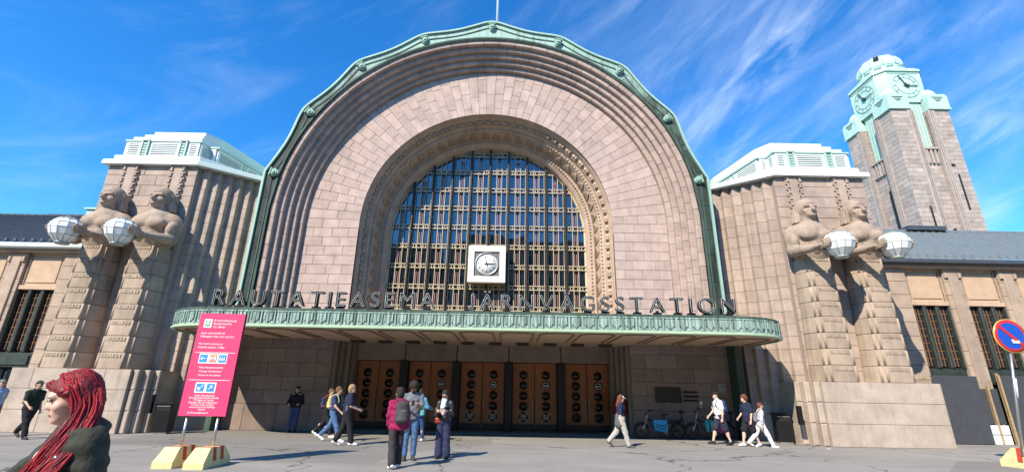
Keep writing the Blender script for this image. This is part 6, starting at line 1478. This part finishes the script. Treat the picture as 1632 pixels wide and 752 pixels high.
weight((-7.33, 11.42, 0), R(4), 'yellow concrete weight with red bands under the left post of the pink board', .86)
weight((-6.63, 11.36, 0), R(4), 'yellow concrete weight with red bands under the right post of the pink board', .86)
def no_parking():
    base = Vector((13.48, 13.3, 0)); c = Vector((14.13, 13.3, 3.40)); r = .47
    t = thing('no_parking_sign', 'round blue and red no parking sign on a leaning grey pole', 'sign', tuple(base))
    blue = plain('traffic_blue', (.015, .085, .48), .35); redm = plain('traffic_red', (.58, .025, .025), .35); c = c - base
    m_ = MB(); m_.lathe([(0, 0), (r * .80, 0), (r * .97, .012), (r * .97, .018), (0, .018)], (c.x, -.052, c.z), 40, axis='y'); m_.build('disc', blue, t)
    m_ = MB(); m_.lathe([(r * .78, -.0), (r * .965, -.0), (r * .965, .02)], (c.x, -.055, c.z), 40, axis='y', cap=False); m_.build('red_ring', redm, t)
    m_ = MB(); m_.lathe([(r * .965, -.0), (r, .0), (r, .022)], (c.x, -.053, c.z), 40, axis='y', cap=False); m_.build('rim', plain('traffic_yellow', (.72, .48, .10), .4), t)
    m_ = MB(); d = r * .78 * .707; m_.bar((c.x - d, -.060, c.z + d), (c.x + d, -.060, c.z - d), .006, .085, up=(0, 1, 0)); m_.build('red_bar', redm, t)
    m_ = MB(); m_.box(c.x - .02, c.x + .18, -.066, -.063, c.z - .20, c.z - .13); m_.box(c.x - .04, c.x + .04, -.068, -.0665, c.z - .16, c.z - .10); m_.build('sticker', MT['white'], t)
    m_ = MB(); m_.tube([(0, 0, .3), (c.x, 0, c.z + .1)], .035, 10); m_.build('pole', MT['steel'], t)
    m_ = MB(); m_.tube([(c.x * .5 - .0, 0, 1.75), (c.x * .64, 0, 2.25)], .043, 10); m_.build('pole_wrap', MT['white'], t)
no_parking(); weight((13.72, 13.2, 0), R(10), 'yellow concrete weight holding the leaning no parking sign', 1.05)

def hoarding():
    t = thing('hoarding', 'dark grey plywood hoarding boards before the right wing windows', 'hoarding'); gm = plain('grey_plywood', (.055, .058, .066), .8, noise=.12, nscale=5); wm = plain('batten_wood', (.42, .30, .15), .8, noise=.2, nscale=12)
    for i, (a, b, z0, z1, y) in enumerate(((19.0, 20.92, .02, 2.66, 20.35), (20.95, 21.78, .78, 2.16, 20.5), (21.82, 23.1, .02, 2.70, 20.35), (23.12, 24.4, .02, 2.70, 20.36), (24.42, 25.7, .02, 2.70, 20.35))): MB().bbox(X0 + a, X0 + b, y, y + .03, z0, z1, .004).build('board', gm, t)
    for a, z1 in ((19.1, 2.5), (21.30, 2.3), (21.84, 2.8)): MB().box(X0 + a, X0 + a + .06, 20.385, 20.46, 0, z1).build('batten', wm, t)
    MB().box(X0 + 21.80, X0 + 21.86, 20.29, 20.345, .0, 2.72).build('batten', wm, t); MB().box(X0 + 21.30, X0 + 21.35, 20.44, 20.495, .7, 2.22).build('batten', wm, t)
    MB().box(X0 + 18.7, X0 + 19.1, 20.36, 20.42, 2.5, 2.58).build('batten', wm, t)
    rebase(t, (X0 + 20, 20.35, 0))
hoarding()
t = thing('white_slab', 'white concrete slabs stacked in the gap of the grey hoarding', 'slab', (X0 + 21.36, 20.55, 0))
for z in (0.0, .38): MB().bbox(-.40, .40, -.12, .12, z + .002, z + .36, .02).build('slab', MT['white'], t)

def litter_bin(loc, rz, label):
    t = thing('litter_bin', label, 'litter bin', loc, rz, 'black litter bins'); m_ = MB(); m_.bbox(-.28, .28, -.26, .26, .06, 1.02, .03); m_.build('body', MT['black'], t)
    MB().bbox(-.30, .30, -.28, .28, 1.022, 1.10, .02).build('lid', MT['black'], t); MB().box(-.20, .20, -.268, -.255, .80, .95).build('slot', MT['dark'], t); MB().box(-.22, .22, -.285, -.262, .955, .985).build('slot_rim', MT['steel'], t); MB().box(-.24, .24, -.22, .22, 0, .06).build('foot', MT['steel'], t)
litter_bin((10.72, 19.55, 0), R(-12), 'black litter bin in the shade before the right fluted flank'); litter_bin((-13.0, 18.9, 0), R(14), 'black litter bin behind the pink board by the left flank')

def cargo_bike(loc, label, bags, flip=False, tall=0.):
    """long-tail electric bike seen from the side, front wheel at -x"""
    t = thing('cargo_bike', label, 'bicycle', loc, R(4), 'cargo bikes against the wall'); bk = MT['black']
    for x, nm in ((-.78, 'front_wheel'), (.74, 'rear_wheel')):
        r = .27; m_ = MB(); m_.tube([(x + r * math.cos(2 * math.pi * i / 24), 0, .30 + r * math.sin(2 * math.pi * i / 24)) for i in range(25)], .032, 7, False); w_ = m_.build('wheel', plain('tyre', (.02, .02, .02), .8) if nm == 'front_wheel' else bk, t)
        m_ = MB(); m_.tube([(x + .225 * math.cos(2 * math.pi * i / 24), 0, .30 + .225 * math.sin(2 * math.pi * i / 24)) for i in range(25)], .014, 6, False)
        for i in range(10): a = math.pi * i / 5; m_.bar((x, 0, .30), (x + .22 * math.cos(a), 0, .30 + .22 * math.sin(a)), .006)
        m_.lathe([(.055, -.05), (.055, .05)], (x, 0, .30), 12, axis='y'); m_.build('rim', MT['bronze'], w_)
        m_ = MB(); m_.tube([(x + .33 * math.cos(R(a)), 0, .30 + .33 * math.sin(R(a))) for a in range(20, 171, 15)], .03, 6); m_.build('mudguard', bk, t)
    fr = MB(); fr.tube([(-.52, 0, .82), (-.30, 0, .40), (.05, 0, .34), (.74, 0, .30)], .032, 8); fr.tube([(-.50, 0, .76), (.10, 0, .55), (.32, 0, .62), (.86, 0, .66)], .026, 8); fr.tube([(.05, 0, .34), (.20, 0, .88)], .024, 8); fr.tube([(.74, 0, .30), (.40, 0, .62)], .02, 6); fr.build('frame', bk, t)
    fk = MB()
    for y in (-.06, .06): fk.tube([(-.78, y, .30), (-.58, y, .72)], .02, 6)
    fk.tube([(-.60, 0, .68), (-.46, 0, 1.02 + tall)], .024, 8); fk.build('fork', MT['steel'], t)
    hb = MB(); hb.tube([(-.34, -.30, 1.08 + tall), (-.46, -.12, 1.06 + tall), (-.47, .12, 1.06 + tall), (-.34, .30, 1.08 + tall)], .015, 6)
    for y in (-.24, .24): hb.tube([(-.34, y, 1.08 + tall), (-.24, y * 1.15, 1.09 + tall)], .02, 6)
    hb.build('handlebar', bk, t); hl = MB(); hl.lathe([(0, -.02), (.05, -.02), (.06, .02), (.0, .05)], (-.56, 0, .95 + tall), 10); hl.build('headlamp', bk, t)
    if tall: m_ = MB(); m_.tube([(-.42, -.22, 1.1 + tall), (-.40, -.26, 1.25 + tall)], .010, 5); m_.ell = None; m_.lathe([(0, -.07), (.05, -.03), (.055, .03), (0, .07)], (-.40, -.26, 1.31 + tall), 10); m_.build('mirror', MT['white'], t)
    sd = MB(); sd.hexa([(.08, -.05, .90), (.08, .05, .90), (.34, .09, .92), (.34, -.09, .92), (.08, -.03, .95), (.08, .03, .95), (.34, .08, .98), (.34, -.08, .98)]); sd.build('saddle', bk, t)
    rk = MB(); rk.bbox(.30, .98, -.13, .13, .68, .72, .01); rk.tube([(.90, 0, .7), (.95, 0, 1.0)], .022, 6); rk.bbox(.90, 1.0, -.12, .12, .98, 1.10, .02); rk.build('rear_rack', bk, t)
    cr_ = MB(); cr_.lathe([(.09, -.07), (.09, -.05)], (.05, 0, .34), 14, axis='y'); cr_.bar((.05, -.08, .34), (.16, -.08, .22), .022); cr_.box(.13, .22, -.16, -.08, .20, .225); cr_.bar((.05, .08, .34), (-.06, .08, .46), .022); cr_.build('crank', MT['steel'], t)
    st = MB(); st.bar((-.05, -.05, .30), (-.12, -.16, .01), .024); st.build('kick_stand', bk, t)
    for (xa, xb, za, zb, m) in bags:
        g = MB(); g.hexa([(xa, -.20, za + .04), (xb, -.20, za), (xb + .02, -.16, zb), (xa - .03, -.16, zb), (xa, -.06, za + .04), (xb, -.06, za), (xb + .02, -.06, zb), (xa - .03, -.06, zb)]); p_ = g.build('pannier', m, t)
        if xb - xa > .3:
            for dz in (.12, .24): q = MB(); q.bar((xa + .02, -.205, za + dz - .08), (xb - .02, -.20, za + dz + .05), .014); q.bar((xa + .02, -.205, za + dz + .05), (xb - .02, -.20, za + dz - .08), .014); q.build('strap', MT['black'], p_)
    return t
CY = plain('sky_blue_bag', (.03, .34, .62), .6); TQ = plain('turquoise_bag', (.05, .42, .40), .6); PK = plain('pink_bag', (.55, .03, .17), .6)
cargo_bike((6.20, 20.45, 0), 'black cargo bike with a sky blue pannier against the shaded wall', [(-.28, .22, .28, .72, CY)])
cargo_bike((8.26, 20.5, 0), 'black cargo bike with turquoise and pink panniers against the shaded wall', [(-.22, -.14, .30, .74, TQ), (-.05, .03, .30, .74, TQ), (.12, .20, .30, .74, TQ), (.26, .42, .26, .72, PK)], tall=.10)

# plaque, small wall letters and notice on the shaded wall
t = thing('wall_plaque', 'dark bronze plaque on the shaded wall right of the doors', 'plaque', (6.83, 21.06, 1.69)); MB().bbox(-.55, .55, -.05, .03, -.30, .30, .02).build('plate', MT['bronze'], t)
m_ = MB()
for q in (-1, 1): m_.box(-.5, .5, -.056, -.05, q * .25 - .01, q * .25 + .01); m_.box(q * .5 - .01, q * .5 + .01, -.056, -.05, -.239, .239)
m_.build('border', MT['black'], t)
for i in range(4): m_ = MB(); m_.box(-.40, .40 - .1 * (i % 2), -.058, -.05, .14 - i * .10, .17 - i * .10); m_.build('raised_line', MT['black'], t)
t = thing('wall_lettering', 'three short rows of dark metal letters beside the bronze plaque', 'lettering', (7.80, 21.08, 1.62)); rnd = random.Random(4)
for i in range(3):
    x = -.30
    while x < .30: w_ = rnd.uniform(.03, .05); MB().box(x, x + w_, -.02, .02, .17 - i * .17, .24 - i * .17).build('letter', MT['black'], t); x += w_ + .014
t = thing('wall_notice', 'small pale notice on the shaded wall near the right corner', 'notice', (9.2, 21.08, 2.03)); MB().bbox(-.16, .16, -.012, .02, -.17, .17, .004).build('sheet', plain('notice_grey', (.34, .33, .33), .6), t); MB().box(-.12, .12, -.016, -.012, .04, .06).build('printed_line', MT['black'], t)
t = MB(); t.add([(0, 0, .006), (.2, .03, .02), (.22, .16, .008), (.03, .14, .03)], [(0, 1, 2, 3)]); o = t.build('paper_scrap', MT['white']); o.location = (10.98, 17.4, 0); tag(o, 'scrap of white paper on the asphalt before the right plinth', 'litter')
# ================================================================ the other side of the street, behind the viewer: closes the square and stands in the window's reflections
def street_block(x0, x1, h, label, mat):
    t = thing('street_building', label, 'building', ((x0 + x1) / 2, -42, 0), 0, 'buildings across the street'); w = (x1 - x0) / 2
    MB().box(-w, w, -14, 0, 0, h).build('wall', mat, t); MB().box(-w - .1, w + .1, -14.2, .35, h, h + .5).build('cornice', mat, t); MB().box(-w + .5, w - .5, -13, -1.5, h + .5, h + 2.6).build('roof', MT['roof_dark'], t)
    m_ = MB(); m_.box(-.75, .75, 0, .06, 0, 2.1); me = m_.mesh('window', MT['glass_door']); n = int(2 * w / 3.4)
    for f in range(int(h / 3.9)):
        for i in range(n): o = link('window', me, t); o.location = (-w + (i + .5) * 2 * w / n, 0, 1.2 + f * 3.9)
brick = plain('street_plaster', (.30, .25, .20), .9, noise=.1, nscale=.5); brick2 = plain('street_stone', (.22, .19, .165), .9, noise=.1, nscale=.5)
for i, (a, b, h) in enumerate(((-96, -52, 25), (-50, -14, 28), (-12, 26, 29), (28, 62, 26), (64, 104, 28))):
    street_block(a, b, h, ['plaster block at the far left of the opposite street front', 'dark stone block left of centre in the opposite street front', 'tallest plaster block of the opposite street front', 'dark stone block right of centre in the opposite street front', 'plaster block at the far right of the opposite street front'][i], (brick, brick2)[i % 2])
